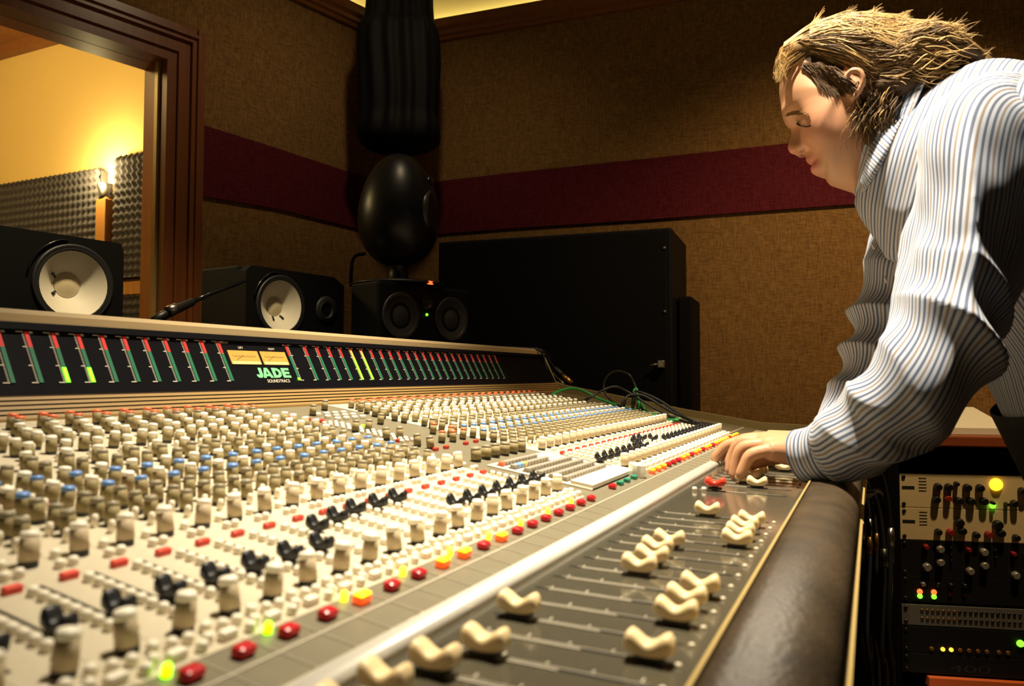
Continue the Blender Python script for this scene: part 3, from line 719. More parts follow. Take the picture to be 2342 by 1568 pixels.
# ---- long faders
FT = math.atan(.015)
mb = MB(); mb.box((-.0011,-.056,0),(.0011,.056,.0004), 0); mb.box((-.0021,-.010,.0002),(-.0010,.046,.0008), 1); mb.box((.0010,-.050,.0002),(.0015,.050,.0007), 1)  # the pale strips paint the light reflected along the slot
FS = mb.mesh('fader_slot', ['slot_dark','slot_bright'])
FCAP = saddle(.0064,.0124,.0118,.0052, n=20, stem=.0032).mesh('fader_cap', ['ivory','slot_dark'])
FCAPR = saddle(.0064,.0124,.0112,.0052, n=20, stem=.0060).mesh('fader_cap', ['cap_red','slot_dark'])
FY = {-2:.19,-1:.195,0:.197,1:.197,2:.190,3:.179,4:.103,5:.189,6:.104,7:.105,8:.103,9:.152,10:.151,11:.155,12:.153,13:.104,14:.106,15:.107,16:.105,17:.152}
for i in range(-3, 18):
    x = chL(i+.36); obj('fader_slot', FS, con, (x,.149,fz(.149)), (FT,0,0))
    if i in FY: obj('fader_cap', FCAP, con, (x,FY[i],fz(FY[i])), (FT,0,0))
FYR = [.134,.153,.150,.150,.148,.152,.120,.110,.150,.150,.16,.14,.15,.11,.12,.15,.15,.15,.10,.10,.15,.15,.15,.15]
for i in range(24):
    x = chR(i)+.001; obj('fader_slot', FS, con, (x,.149,fz(.149)), (FT,0,0)); obj('fader_cap', FCAP, con, (x,FYR[i],fz(FYR[i])), (FT,0,0))
tag(obj('fader_cap', FCAPR, con, (.957,.176,fz(.176)), (FT,0,0)), 'red master fader cap')
obj('fader_slot', FS, con, (.957,.149,fz(.149)), (FT,0,0))
for px_ in (1588.6, 1610):
    d = ray(px_,1124); P = d*((-.1425)/d.z); obj('push_button', BM['dot'], con, (P.x,P.y,fz(P.y)))
# small printed scale marks on the fader panel
mk = MB()
for i in list(range(-2, 18))+list(range(26, 49)):
    x0 = chL(i+.36) if i < 20 else chR(i-25)
    for k in range(5):
        y = .099+.024*k; mk.box((x0+.0040,y,fz(y)),(x0+.0040+(.005 if k % 3 == 0 else .003),y+.0007,fz(y)+.0003))
    mk.lathe([(.0018,-.001),(.0018,.0012),(.001,.0018)], 8, 0, Matrix.Translation((x0,.0885,fz(.0885))))
tag(mk.build('scale_marks', 'print_cream', con), kind='stuff')

# ================================================================== SPEAKERS AND FURNITURE BEHIND THE CONSOLE
mat('cone_white', (.86, .80, .66), .6, noise=(14, (.80, .73, .58)))
mat('dust_cap', (.78, .66, .42), .6)
mat('surround', (.015, .015, .017), .5)
mat('led_red', (.9,.1,.02), .4, emit=(1.0,.10,.02), estr=3)
mat('led_amber', (.9,.5,.05), .4, emit=(1.0,.45,.03), estr=2.5)
mat('led_green2', (.2,.9,.05), .4, emit=(.15,1.0,.02), estr=3)
mat('cabinet_black', (.003,.003,.0035), .6, spec=.15, noise=(120,(.006,.006,.006)))
mat('egg_shell', (.005,.005,.007), .36, spec=.35, noise=(8,(.008,.008,.010)))
# shelf that carries the monitors
sh = empty('speaker_shelf', (1.5,1.5,0), 'low black shelf behind the meter bridge carrying the monitors', 'shelf')
mb = MB(); mb.bbox((.62,1.14,CZ+.06),(2.30,1.86,CZ+.09), .004); mb.build('board', 'black_soft', sh)
for x, y in ((.66,1.2),(.66,1.80),(2.26,1.2),(2.26,1.80)):
    mb = MB(); mb.bbox((x-.025,y-.025,0),(x+.025,y+.025,CZ+.06), .004); mb.build('leg', 'black_soft', sh)

def driver(mb, c, X, Y, N, r, depth, cap, mis, n=36):
    """cone driver: rim, surround, cone, dust cap; c centre on the baffle, N outward"""
    m = basis(X, Y, N, c)
    mb.lathe([(r*1.20,.0),(r*1.20,.004),(r*1.13,.006),(r*1.10,.003),(r*1.06,.006),(r*1.0,.003)], n, mis[0], m, cap0=False, cap1=False)
    mb.lathe([(r*1.0,.003),(r*.7,-depth*.45),(cap,-depth)], n, mis[1], m, cap0=False, cap1=False)
    mb.lathe([(cap*1.02,-depth+.0015),(cap,-depth+.0015),(cap*.8,-depth+cap*.10),(cap*.45,-depth+cap*.17),(.001,-depth+cap*.20)], n, mis[2], m, cap0=False)
def monitor(name, FL, f, w, h, dep, lab, build):
    """box monitor standing at front-left-bottom FL, facing f; build(e, X, N, FL) adds the drivers"""
    f = Vector(f).normalized(); X = Vector((-f.y, f.x, 0)); Z = Vector((0,0,1))
    e = empty(name, FL+X*(w/2)-f*(dep/2), lab, 'speaker', 'monitors on the shelf')
    bm_ = MB(); m = basis(X, -f, Z, FL)          # local: x along front, y towards the back, z up
    build(e, m, X, f, Z)
    return e
def ns10(FL, f, cone_x, tw_x, lab, tab_ang):
    def bld(e, m, X, f, Z):
        W_, H_, D_ = .382, .215, .199; R = .075
        mb = MB(); mb.bbox((0,.036,0),(W_,D_,H_), .005, 0, m)
        # baffle with round opening for the woofer: ring of quads
        n = 40; cx, cz = cone_x, H_/2
        outer = []
        for k in range(n):
            a = 2*math.pi*k/n; dx, dz = math.cos(a), math.sin(a)
            s = min(((W_-cx) if dx > 0 else cx)/abs(dx) if abs(dx) > 1e-6 else 9, (cz/abs(dz)) if abs(dz) > 1e-6 else 9)
            outer.append((cx+dx*s, cz+dz*s))
        inn = [(cx+R*1.04*math.cos(2*math.pi*k/n), cz+R*1.04*math.sin(2*math.pi*k/n)) for k in range(n)]
        v = [m @ Vector((x,0,z)) for x, z in outer]+[m @ Vector((x,0,z)) for x, z in inn]+[m @ Vector((x,.042,z)) for x, z in outer]
        mb.add(v, [(k,(k+1)%n,n+(k+1)%n,n+k) for k in range(n)]+[(k,(k+1)%n,2*n+(k+1)%n,2*n+k) for k in range(n)])
        mb.build('cabinet', 'cabinet_black', e)
        c = m @ Vector((cx,0,cz)); zx = X; zy = Z
        mb = MB(); driver(mb, c, X, Z, f, R, .030, .028, (0,1,2))
        wo = mb.build('woofer', ['surround','cone_white','dust_cap'], e)
        mb = MB()
        for a in tab_ang:
            d = Vector((math.cos(a),0,math.sin(a))); t = Vector((-d.z,0,d.x)); p0 = Vector((cx,0,cz))+d*.032; p1 = p0+d*.011
            for p, q in ((p0,p1),): mb.tube([m @ (p+Vector((0,.026,0))), m @ (q+Vector((0,.017,0)))], .0032, 6)
        mb.build('lead_tab', 'rubber', wo)
        mb = MB(); driver(mb, m @ Vector((tw_x,0,cz)), X, Z, f, .024, .005, .013, (0,0,0), 24)
        mb.lathe([(.044,.0),(.044,.003),(.03,.004)], 28, 0, basis(X,Z,f,m @ Vector((tw_x,0,cz))), cap0=False, cap1=False); mb.build('tweeter', 'surround', e)
        # half moon moulding above the woofer
        mb = MB(); arc = [m @ Vector((cx+.100*math.cos(a),-.003,min(cz+.100*math.sin(a),H_-.012))) for a in np.linspace(.55*math.pi,.95*math.pi,10)]; mb.tube(arc, .0022, 6); mb.build('trim_ring', 'black_gloss', e)
    return monitor('studio_monitor', FL, f, .382, .215, .199, lab, bld)
F1 = (-.12,-.99,0)
ns10(Vector((.858,1.644,CZ+.09)), F1, .267, .07, 'black monitor speaker with large white cone, in front of the studio window', (math.radians(150),math.radians(212)))
ns10(Vector((1.609,1.580,CZ+.09)), F1, .125, .305, 'black monitor speaker with white cone left of the egg-shaped speaker', (math.radians(255),math.radians(305)))
# two-woofer monitor below the egg
def bld(e, m, X, f, Z):
    mb = MB(); mb.bbox((0,0,0),(.38,.14,.19), .008, 0, m); mb.build('cabinet', 'cabinet_black', e)
    for x in (.19-.105,.19+.105):
        mb = MB(); driver(mb, m @ Vector((x,-.001,.088)), X, Z, f, .060, .002, .03, (0,1,1)); mb.build('woofer', ['dark_ring','dark_cone'], e)
    mb = MB(); driver(mb, m @ Vector((.19,-.001,.135)), X, Z, f, .018, .002, .010, (0,0,0), 20); mb.build('tweeter', 'surround', e)
    mb = MB(); mb.lathe([(.0045,0),(.004,.003),(.001,.004)], 12, 0, basis(X,Z,f,m @ Vector((.19,-.001,.097)))); mb.build('status_led', 'led_green2', e)
mat('dark_ring', (.035,.034,.036), .35); mat('dark_cone', (.022,.021,.021), .6)
mat('dark_ring', (.035,.034,.036), .35); mat('dark_cone', (.022,.021,.021), .6)
monitor('studio_monitor', Vector((1.891,1.333,CZ+.09)), (-.3,-.954,0), .38, .19, .14, 'black two-woofer monitor with green lamp under the egg-shaped speaker', bld)
# egg speaker
ec = atD(912,482,2.50)
egg = empty('egg_speaker', (ec.x,ec.y,CZ+.285), 'glossy black egg-shaped speaker on a round foot', 'speaker')
prof = []
for k in range(25):
    t = math.pi*k/24; z = -math.cos(t)*.187; r = .131*math.sin(t)**.96*(1-.14*math.cos(math.pi-t)) if 0 < k < 24 else .0008
    prof.append((max(r,.0008), z))
mb = MB(); mb.lathe(prof, 48, 0, Matrix.Translation(ec)); mb.build('shell', 'egg_shell', egg)
ef = Vector((.30,-.954,.0)); eX = Vector((.954,.30,0))
mb = MB(); m = basis(eX, Vector((0,0,1)), ef, ec+ef*.108+Vector((0,0,-.015)))
mb.lathe([(.086,-.02),(.082,.004),(.074,.010),(.066,.006),(.04,-.012),(.02,-.018),(.001,-.014)], 36, 0, m); mb.build('woofer', 'dark_ring', egg)
mb = MB(); m = basis(eX, Vector((0,0,1)), ef, ec+ef*.105+Vector((0,0,.085))); mb.lathe([(.028,-.01),(.027,.004),(.018,.008),(.001,.009)], 24, 0, m); mb.build('tweeter', 'black_gloss', egg)
mb = MB(); mb.lathe([(.050,.0),(.034,.012),(.030,.045),(.052,.085)], 28, 0, Matrix.Translation((ec.x,ec.y,CZ+.297))); mb.build('neck', 'black', egg)
mb = MB(); mb.lathe([(.150,.0),(.152,.006),(.135,.012),(.045,.014)], 40, 0, Matrix.Translation((ec.x,ec.y,CZ+.282))); mb.build('foot', 'black', egg)
q = atD(984,650,2.40); mb = MB(); mb.bbox((q.x-.012,q.y-.006,CZ+.2805),(q.x+.012,q.y+.006,CZ+.290), .002); mb.build('power_lamp', 'led_red', egg)
mb = MB(); mb.tube(spline([atD(835,580,2.55),atD(815,584,2.56),atD(806,598,2.57),atD(803,625,2.57),atD(803,655,2.57)],6), .006, 8)
mb.build('cable', 'rubber', egg)
# black equipment cabinet by the side wall
CU = -SW; CN = SN; C0 = Vector((2.42,.58,0))
m = basis(CU, Vector((CN.y,-CN.x,0)) if False else -CN, Vector((0,0,1)), C0)
cab = empty('equipment_cabinet', C0+CU*.42-CN*.2, 'tall black equipment cabinet standing against the side wall', 'cabinet')
CH = CZ+.475
mb = MB(); mb.bbox((0,.02,.06),(.834,.372,CH), .006, 0, m); mb.build('body', 'cabinet_black', cab)
mb = MB(); mb.bbox((.012,.0,.08),(.822,.019,CH-.012), .003, 0, m); dr = mb.build('door', 'black_soft', cab)
mb = MB(); mb.bbox((.018,-.022,CZ+.02),(.040,-.001,CZ+.045), .003, 0, m); mb.tube([m @ Vector((.03,-.012,CZ+.035)), m @ Vector((.062,-.018,CZ+.028))], .004, 8); mb.build('latch', 'steel', dr)
for z in (CH-.07, CZ+.2):
    mb = MB(); mb.lathe([(.006,0),(.005,.003),(.001,.004)], 12, 0, basis(CU,Vector((0,0,1)),CN,m @ Vector((.02,-.0,z)))); mb.build('screw', 'dark_steel', dr)
mb = MB(); mb.bbox((.01,.03,0),(.824,.36,.06), .003, 0, m); mb.build('plinth', 'black', cab)
mb = MB(); mb.bbox((-.05,.12,0),(-.006,.35,CZ+.26), .006, 0, m); tag(mb.build('folded_stand', 'black_soft'), 'narrow black board leaning beside the tall equipment cabinet', 'board')
# pleated black fabric sleeve hanging in the corner
TD = 2.92
tp = [(-260,70,.30),(0,72,.30),(48,75,.32),(72,87,.40),(130,89,.42),(200,87,.42),(270,84,.42),(300,91,.45),(322,89,.45),(336,74,.40),(346,40,.22),(350,4,.03)]
tr0 = atD(912,340,TD); hang = empty('hanging_fabric_column', (tr0.x,tr0.y,CZ+CEIL), 'pleated black fabric column hanging in the room corner above the egg speaker', 'bass trap')
rows_ = []
ys_ = np.linspace(-260,350,70); hw = np.interp(ys_, [a for a,_,_ in tp], [b for _,b,_ in tp])*TD/FPX
n = 96; mb = MB(); rt = Vector((right.x,right.y,0)).normalized(); dp = Vector((-rt.y,rt.x,0))
for y, r in zip(ys_, hw):
    z = CZ+(853-y)/FPX*TD
    for k in range(n):
        a = 2*math.pi*k/n; pl = 1+.055*math.cos(15*a+.6*math.sin(y*.02))*min(1,(350-y)/60)
        sq = (abs(math.cos(a))**3.2+abs(math.sin(a))**3.2)**(-1/3.2)
        p = Vector((tr0.x,tr0.y,0))+rt*(r*pl*sq*math.cos(a))+dp*(r*.85*pl*sq*math.sin(a)); mb.v.append((p.x,p.y,z))
for i in range(len(ys_)-1):
    for k in range(n): mb.f.append([i*n+k,i*n+(k+1)%n,(i+1)*n+(k+1)%n,(i+1)*n+k]); mb.m.append(0); mb.sm.append(True)
mb.f.append(list(range(n))); mb.m.append(0); mb.sm.append(False); mb.f.append([(len(ys_)-1)*n+k for k in range(n)]); mb.m.append(0); mb.sm.append(False)
mb.build('sleeve', 'black_cloth', hang)
zt = CZ+(853+260)/FPX*TD
mb = MB(); mb.tube([(tr0.x,tr0.y,zt-.02),(tr0.x,tr0.y,CZ+CEIL+.004)], .05, 16); mb.build('hanger', 'black', hang)
# boom microphone lying in from behind the bridge
bm0 = empty('talkback_microphone', atD(372,735,1.62), 'slim black microphone on a thin boom rising from behind the meter bridge', 'microphone')
mb = MB(); mb.tube([atD(352,735,1.60),atD(372,722,1.62),atD(440,690,1.70)], [.010,.0105,.009], 12); mb.build('microphone_body', 'black', bm0)
mb = MB(); mb.tube([atD(440,690,1.70),atD(480,672,1.75),atD(560,643,1.86)], [.0055,.0045,.0040], 10); mb.build('boom', 'black_gloss', bm0)
mb = MB(); mb.tube([atD(384,712,1.625),atD(404,703,1.645)], [.0112,.0110], 12); mb.build('highlight_band', 'steel', bm0)  # steel band drawn as the highlight on the dark microphone body
mb = MB(); mb.tube([atD(352,735,1.60), Vector((atD(352,735,1.60).x, atD(352,735,1.60).y, CZ+.091))], .008, 8); mb.build('post', 'black', bm0)

# ================================================================== CABLES ON THE RIGHT END OF THE CONSOLE
mat('cable_black', (.012,.012,.013), .4); mat('cable_green', (.03,.34,.08), .4); mat('cable_blue', (.03,.035,.07), .4); mat('cable_gold', (.55,.33,.05), .45)
mat('brass', (.42,.25,.08), .35, .9)
def cable(name, pts, r, m, lab, plugs=()):
    e = empty(name, pts[0], lab, 'cable', {'patch_cable': 'patch cables on the console end', 'loom_cable': 'cables in the loom beside the rack'}.get(name, 'cables over the meter bridge end')); mb = MB(); mb.tube(spline(pts, 8), r, 8); mb.build('cord', m, e)
    for a, b, rr, pm, pn in plugs: mb = MB(); mb.tube([a, (Vector(a)+Vector(b))/2, b], [rr*.75, rr, rr*.9], 12); mb.build(pn, pm, e)
    return e
def pp(px_, py_, h=0):   # point on the strip/patch plane lifted by h
    d = ray(px_, py_); t = (-.134+h-SL*.27)/(d.z-SL*d.y); return d*t+Vector((0,0,CZ))
bx = 2.03
cable('microphone_cable', [Vector((1.95,.95,CZ+.0755)), atX(1215,797,1.99), atX(1232,801,2.0)+Vector((0,0,.002)), atX(1243,815,2.02), atX(1250,845,2.03), atX(1262,875,2.03), atX(1272,888,2.02)], .0032, 'cable_blue', 'dark blue cable hooked over the right end of the meter bridge')
cable('microphone_cable', [Vector((2.00,.94,CZ+.0755)), atX(1238,801,2.03), atX(1252,820,2.075), atX(1270,845,2.10)], .0038, 'cable_black', 'black cable with a brass connector dangling past the meter bridge end', [(atX(1268,841,2.10),atX(1286,858,2.10),.0085,'rubber','strain_relief'),(atX(1286,858,2.10),atX(1308,878,2.10),.0095,'brass','connector')])

cable('microphone_cable', [Vector((2.01,.96,CZ+.0755)), atX(1245,806,2.08), atX(1262,848,2.12), atX(1275,866,2.12)], .0034, 'cable_black', 'black cable with a dark connector hanging behind the brass one', [(atX(1275,866,2.12),atX(1292,884,2.12),.0080,'dark_steel','connector')])
cable('patch_cable', [pp(1262,904,.012), atX(1275,896,1.80), atX(1302,888,1.86), atX(1330,892,1.90), atX(1372,912,1.92), atX(1420,929,1.92), atX(1470,942,1.93), atX(1515,950,1.93), atX(1545,956,1.88), pp(1548,960,.004), atX(1515,960,1.85)], .0038, 'cable_green', 'green patch cable running along the right end of the console', [(pp(1262,904,.004),atX(1272,898,1.79),.0045,'cable_gold','plug')])
cable('patch_cable', [pp(1338,916,.010), atX(1356,905,1.80), atX(1385,889,1.84), atX(1410,884,1.86), atX(1440,898,1.88), atX(1500,935,1.88), atX(1560,962,1.86), pp(1612,972,.004)], .0030, 'cable_black', 'black patch cable with a silver plug arching from the knobs', [(pp(1334,917,.004),atX(1350,908,1.80),.0042,'steel','plug')])
cable('patch_cable', [pp(1425,930,.004), atX(1428,918,1.86), atX(1436,905,1.87), atX(1455,902,1.88), atX(1480,908,1.89), atX(1530,938,1.88), atX(1580,961,1.86), pp(1598,969,.003)], .0036, 'cable_black', 'thick black patch cable forming a low arch beside the green cable', [(pp(1424,931,.0),atX(1427,916,1.86),.0065,'rubber','plug')])
cable('patch_cable', [pp(1448,930,.004), atX(1449,916,1.88), atX(1452,896,1.89), atX(1470,898,1.89), atX(1510,916,1.89), atX(1560,950,1.87), pp(1590,966,.003)], .0032, 'cable_black', 'black patch cable inside the low arch', [(pp(1447,931,.0),atX(1449,914,1.88),.0060,'rubber','plug')])
cable('patch_cable', [pp(1460,935,.004), atX(1462,922,1.88), atX(1452,905,1.90), atX(1450,893,1.905), atX(1456,889,1.91), atX(1458,905,1.90), atX(1468,925,1.90), atX(1480,941,1.89), pp(1500,951,.004)], .0034, 'cable_green', 'short green patch cable looping over the black ones', [(pp(1459,936,.0),atX(1462,921,1.88),.0058,'rubber','plug')])
cable('patch_cable', [pp(1420,929,.003), atX(1400,918,1.95), atX(1384,898,1.96), atX(1382,875,1.97), atX(1395,854,1.97), atX(1415,848,1.97), atX(1438,856,1.97), atX(1450,875,1.97), atX(1458,900,1.96), atX(1464,925,1.95), pp(1470,938,.003)], .0026, 'cable_black', 'tall black patch cable loop in front of the equipment cabinet')

# ================================================================== OUTBOARD RACK ON THE RIGHT
mat('faceplate_cream', (.82,.66,.36), .45, noise=(40,(.74,.58,.31)))
mat('faceplate_black', (.010,.010,.011), .4)
mat('faceplate_silver', (.30,.29,.27), .4, .5, noise=(200,(.24,.23,.21)))
mat('knob_silver', (.55,.52,.46), .3, .6)
mat('knob_red', (.30,.015,.012), .4)
mat('lamp_yellow', (1,.7,.05), .4, emit=(1.0,.55,.02), estr=2.2)
mat('knob_amber', (.25,.10,.02), .4); mat('red_lit_rail', (.80,.16,.04), .5)
mat('paper', (.78,.74,.60), .7)
RO = Vector((2.292,-.06,0)); RU = Vector((.273,-.962,0)).normalized(); RN = Vector((-RU.y*-1,0,0)); RN = Vector((RU.y, -RU.x, 0)); RN = RN if RN.x < 0 else -RN
mR = basis(RU, -RN, Vector((0,0,1)), RO)     # local x along the front, y into the rack, z up
rk = empty('equipment_rack', RO+RU*.25-RN*.2, 'black equipment rack desk with a red brown wooden top right of the console', 'rack')
RW_ = .49
mb = MB(); mb.bbox((-.032,-.012,0),(-.004,.45,CZ-.19), .003, 0, mR); mb.build('side_panel', 'black_soft', rk)
mb = MB(); mb.bbox((RW_+.004,-.012,0),(RW_+.032,.45,CZ-.19), .003, 0, mR); mb.build('side_panel', 'black_soft', rk)
mb = MB(); mb.bbox((-.032,.43,0),(RW_+.032,.45,CZ-.19), .003, 0, mR); mb.build('back_panel', 'black', rk)
mb = MB(); mb.bbox((-.032,-.012,CZ-.205),(RW_+.032,.45,CZ-.187), .003, 0, mR); mb.build('deck', 'black_soft', rk)
mb = MB(); mb.bbox((-.11,-.03,CZ-.187),(RW_+.05,.46,CZ-.158), .004, 0, mR); mb.build('top_board', 'desk_wood', rk)
mb = MB(); mb.bbox((-.004,-.004,0),(RW_+.004,.02,CZ-.86), .003, 0, mR); mb.build('plinth', 'black_soft', rk)
mb = MB(); q = [(.125,.02,-.157),(.285,.02,-.157),(.285,.22,-.157),(.125,.22,-.157),(.125,.02,-.140),(.285,.02,-.140),(.272,.22,-.092),(.138,.22,-.092)]
mb.add([mR @ Vector((x,y,CZ+z)) for x,y,z in q], [(0,3,2,1),(4,5,6,7),(0,1,5,4),(1,2,6,5),(2,3,7,6),(3,0,4,7)]); tag(mb.build('sloping_pad', 'paper'), 'off-white sloping pad lying on the red brown rack top', 'pad')
def lath(parent, name, m, x, z, r, d, prof=None, n=16, nose=0):
    """round control on a faceplate at local x, z"""
    M_ = mR @ Matrix.Translation((x,0,z)) @ Matrix.Rotation(math.radians(90),4,'X')
    mb = MB(); mb.lathe(prof or [(r,-.001),(r,d*.3),(r*.86,d*.9),(r*.7,d)], n, 0, M_)
    return mb.build(name, m, parent)
def unit(zb, zt, m, lab, name='rack_unit'):
    c = mR @ Vector((RW_/2,.1,zb)); e = empty(name, c, lab, 'rack unit', 'units in the equipment rack')
    mb = MB(); mb.bbox((0,0,zb),(RW_,.004,zt), .001, 0, mR); mb.build('faceplate', m, e)
    mb = MB(); mb.box((.02,.004,zb+.003),(RW_-.02,.30,zt-.003), 0, mR); mb.build('case', 'black_soft', e)
    for z in (zb+.009, zt-.009): lath(e, 'screw', 'dark_steel' if m != 'faceplate_cream' else 'black', .010, z, .005, .003); lath(e, 'screw', 'black', RW_-.010, z, .005, .003)
    return e
Z = lambda py_: CZ-(py_-857)/FPX*2.05
PX = lambda px_: (px_-2052)/FPX*2.05/.985
z0, z1, z2 = Z(1228), Z(1156), Z(1080)
u1 = unit(z1+.0006, z2, 'faceplate_cream', 'upper cream rack unit with black knobs and a round yellow lamp')
u2 = unit(z0, z1-.0006, 'faceplate_cream', 'lower cream rack unit with red and black knobs')
for e, rows__ in ((u1, [(2126,1136,'black',.010),(2150,1133,'knob_red',.0085),(2172,1138,'black',.010),(2197,1138,'black',.010),(2223,1137,'black',.010),(2130,1108,'black',.010),(2152,1108,'black',.010),(2190,1108,'black',.010),(2216,1108,'black',.010),(2168,1100,'black',.006),(2284,1140,'black',.009),(2268,1142,'black',.005),(2240,1140,'black',.005),(2300,1112,'black',.009),(2326,1116,'black',.009)]),
                  (u2, [(2129,1208,'black',.0085),(2153,1208,'knob_red',.009),(2172,1186,'black',.012),(2178,1204,'black',.010),(2206,1212,'black',.0085),(2231,1210,'knob_red',.009),(2250,1188,'black',.012),(2256,1206,'black',.010),(2286,1215,'black',.0085),(2312,1215,'knob_red',.009),(2334,1196,'black',.012)])):
    for a, b, m_, r in rows__: lath(e, 'control_knob', m_, PX(a), Z(b), r, .017)
for e, yy in ((u1,1098),(u2,1174)):
    mb = MB()
    for k in range(5): mb.box((PX(2092),-.0005,Z(yy-8+7*k)-.0012),(PX(2108),.001,Z(yy-8+7*k)+.0012), 0, mR)
    mb.box((PX(2057),-.0005,Z(yy+17)),(PX(2083),.001,Z(yy+10)), 0, mR); mb.build('printed_marks', 'rubber', e)
lath(u1, 'indicator_lamp', 'lamp_yellow', PX(2250), Z(1100), .020, .012, [(.0165,-.001),(.0155,.004),(.011,.009),(.002,.011)], 24)
lath(u1, 'indicator_led', 'led_green2', PX(2242), Z(1147), .007, .006); lath(u1, 'indicator_led', 'led_red', PX(2340), Z(1148), .006, .005)
u3 = unit(Z(1308), z0-.0008, 'faceplate_black', 'black rack unit with rows of silver knobs below the cream units')
for a, b, m_, r in [(2103,1242,'knob_red',.007),(2132,1246,'knob_silver',.010),(2132,1275,'knob_silver',.010),(2104,1287,'knob_silver',.011),(2221,1249,'knob_silver',.010),(2221,1278,'knob_silver',.010),(2192,1292,'knob_silver',.010),(2310,1253,'knob_silver',.010),(2313,1284,'knob_silver',.011),(2283,1297,'knob_silver',.010),(2190,1245,'knob_red',.006),(2280,1250,'knob_red',.006)]: lath(u3, 'control_knob', m_, PX(a), Z(b), r, .016)
for a, b in ((2155,1242),(2155,1257),(2155,1270),(2245,1245),(2245,1260),(2330,1250)): lath(u3, 'toggle', 'dark_steel', PX(a), Z(b), .003, .008)
u4 = unit(Z(1366), Z(1308)-.0008, 'faceplate_black', 'black rack unit with paired red and green lamps')
for a in (2096,2127,2153,2181): lath(u4, 'control_knob', 'knob_silver' if a < 2100 else 'dark_steel', PX(a), Z(1325), .006, .012)
for a in (2090,2119): lath(u4, 'indicator_led', 'led_red', PX(a), Z(1343), .007, .005); lath(u4, 'indicator_led', 'led_green2', PX(a), Z(1353), .0065, .005)
for a in (2153,2181): lath(u4, 'indicator_led', 'knob_red', PX(a), Z(1346), .005, .004)
u5 = unit(Z(1418), Z(1372), 'faceplate_silver', 'dull silver patch bay strip in the rack')
for k in range(24):
    for b in (1384,1402): lath(u5, 'jack', 'brass' if k < 7 else 'dark_steel', PX(2094+11*k), Z(b), .0042, .003, n=10)
u6 = unit(Z(1478), Z(1420)-.001, 'faceplate_black', 'black rack unit with one green lamp and a row of amber lamps')
lath(u6, 'indicator_led', 'led_green2', PX(2291), Z(1446), .009, .006)
for k, a in enumerate((2112,2135,2152,2170,2188,2206,2224,2248,2266)): lath(u6, 'indicator_led', 'led_amber' if k in (1,2) else 'knob_amber', PX(a), Z(1468), .0055, .004)
u7 = unit(Z(1523), Z(1480), 'faceplate_black', 'plain black power amplifier at the bottom of the rack')
MT = mR @ Matrix.Translation((PX(2190),-.0006,Z(1516))) @ Matrix.Rotation(math.radians(90),4,'X'); text_obj('lettering', '400', .026, MT, 'dark_ring', u7, sx=2.6)
mb = MB(); mb.bbox((.06,-.012,Z(1552)),(RW_,.02,Z(1528)), .002, 0, mR); mb.build('front_rail', 'red_lit_rail', rk)  # bright orange of the rail holds the red light reflected on it
# loom of cables between console and rack
lc = [('cable_black',.006),('cable_blue',.005),('rubber',.007),('cable_black',.005),('dark_ring',.004),('cable_black',.0065),('rubber',.005)]
for k, (m_, r) in enumerate(lc):
    x = 2.125+.018*k; y = -.035+.016*((k*3) % 5)
    z_ = CZ-.24-.03*(k % 3)
    pts = [(2.06,y+.06,z_),(x,y+.02,z_-.01),(x+.02,y,z_-.16),(x-.01,y+.01,z_-.38),(x+.015,y,.25),(x+.01,y,.008)]
    c = cable('loom_cable', [Vector(p) for p in pts], r, m_, '%s cable, %s from the console in the loom beside the rack' % (['thick black','dark blue','thick dull black','slim black','grey','heavy black','matte black'][k], ['first','second','third','fourth','fifth','sixth','seventh'][k]), [(Vector(pts[2])+Vector((0,0,.02)), Vector(pts[2])-Vector((0,0,.025)), r*1.5, ['steel','brass','dark_steel'][k % 3], 'connector')])
from mathutils.bvhtree import BVHTree

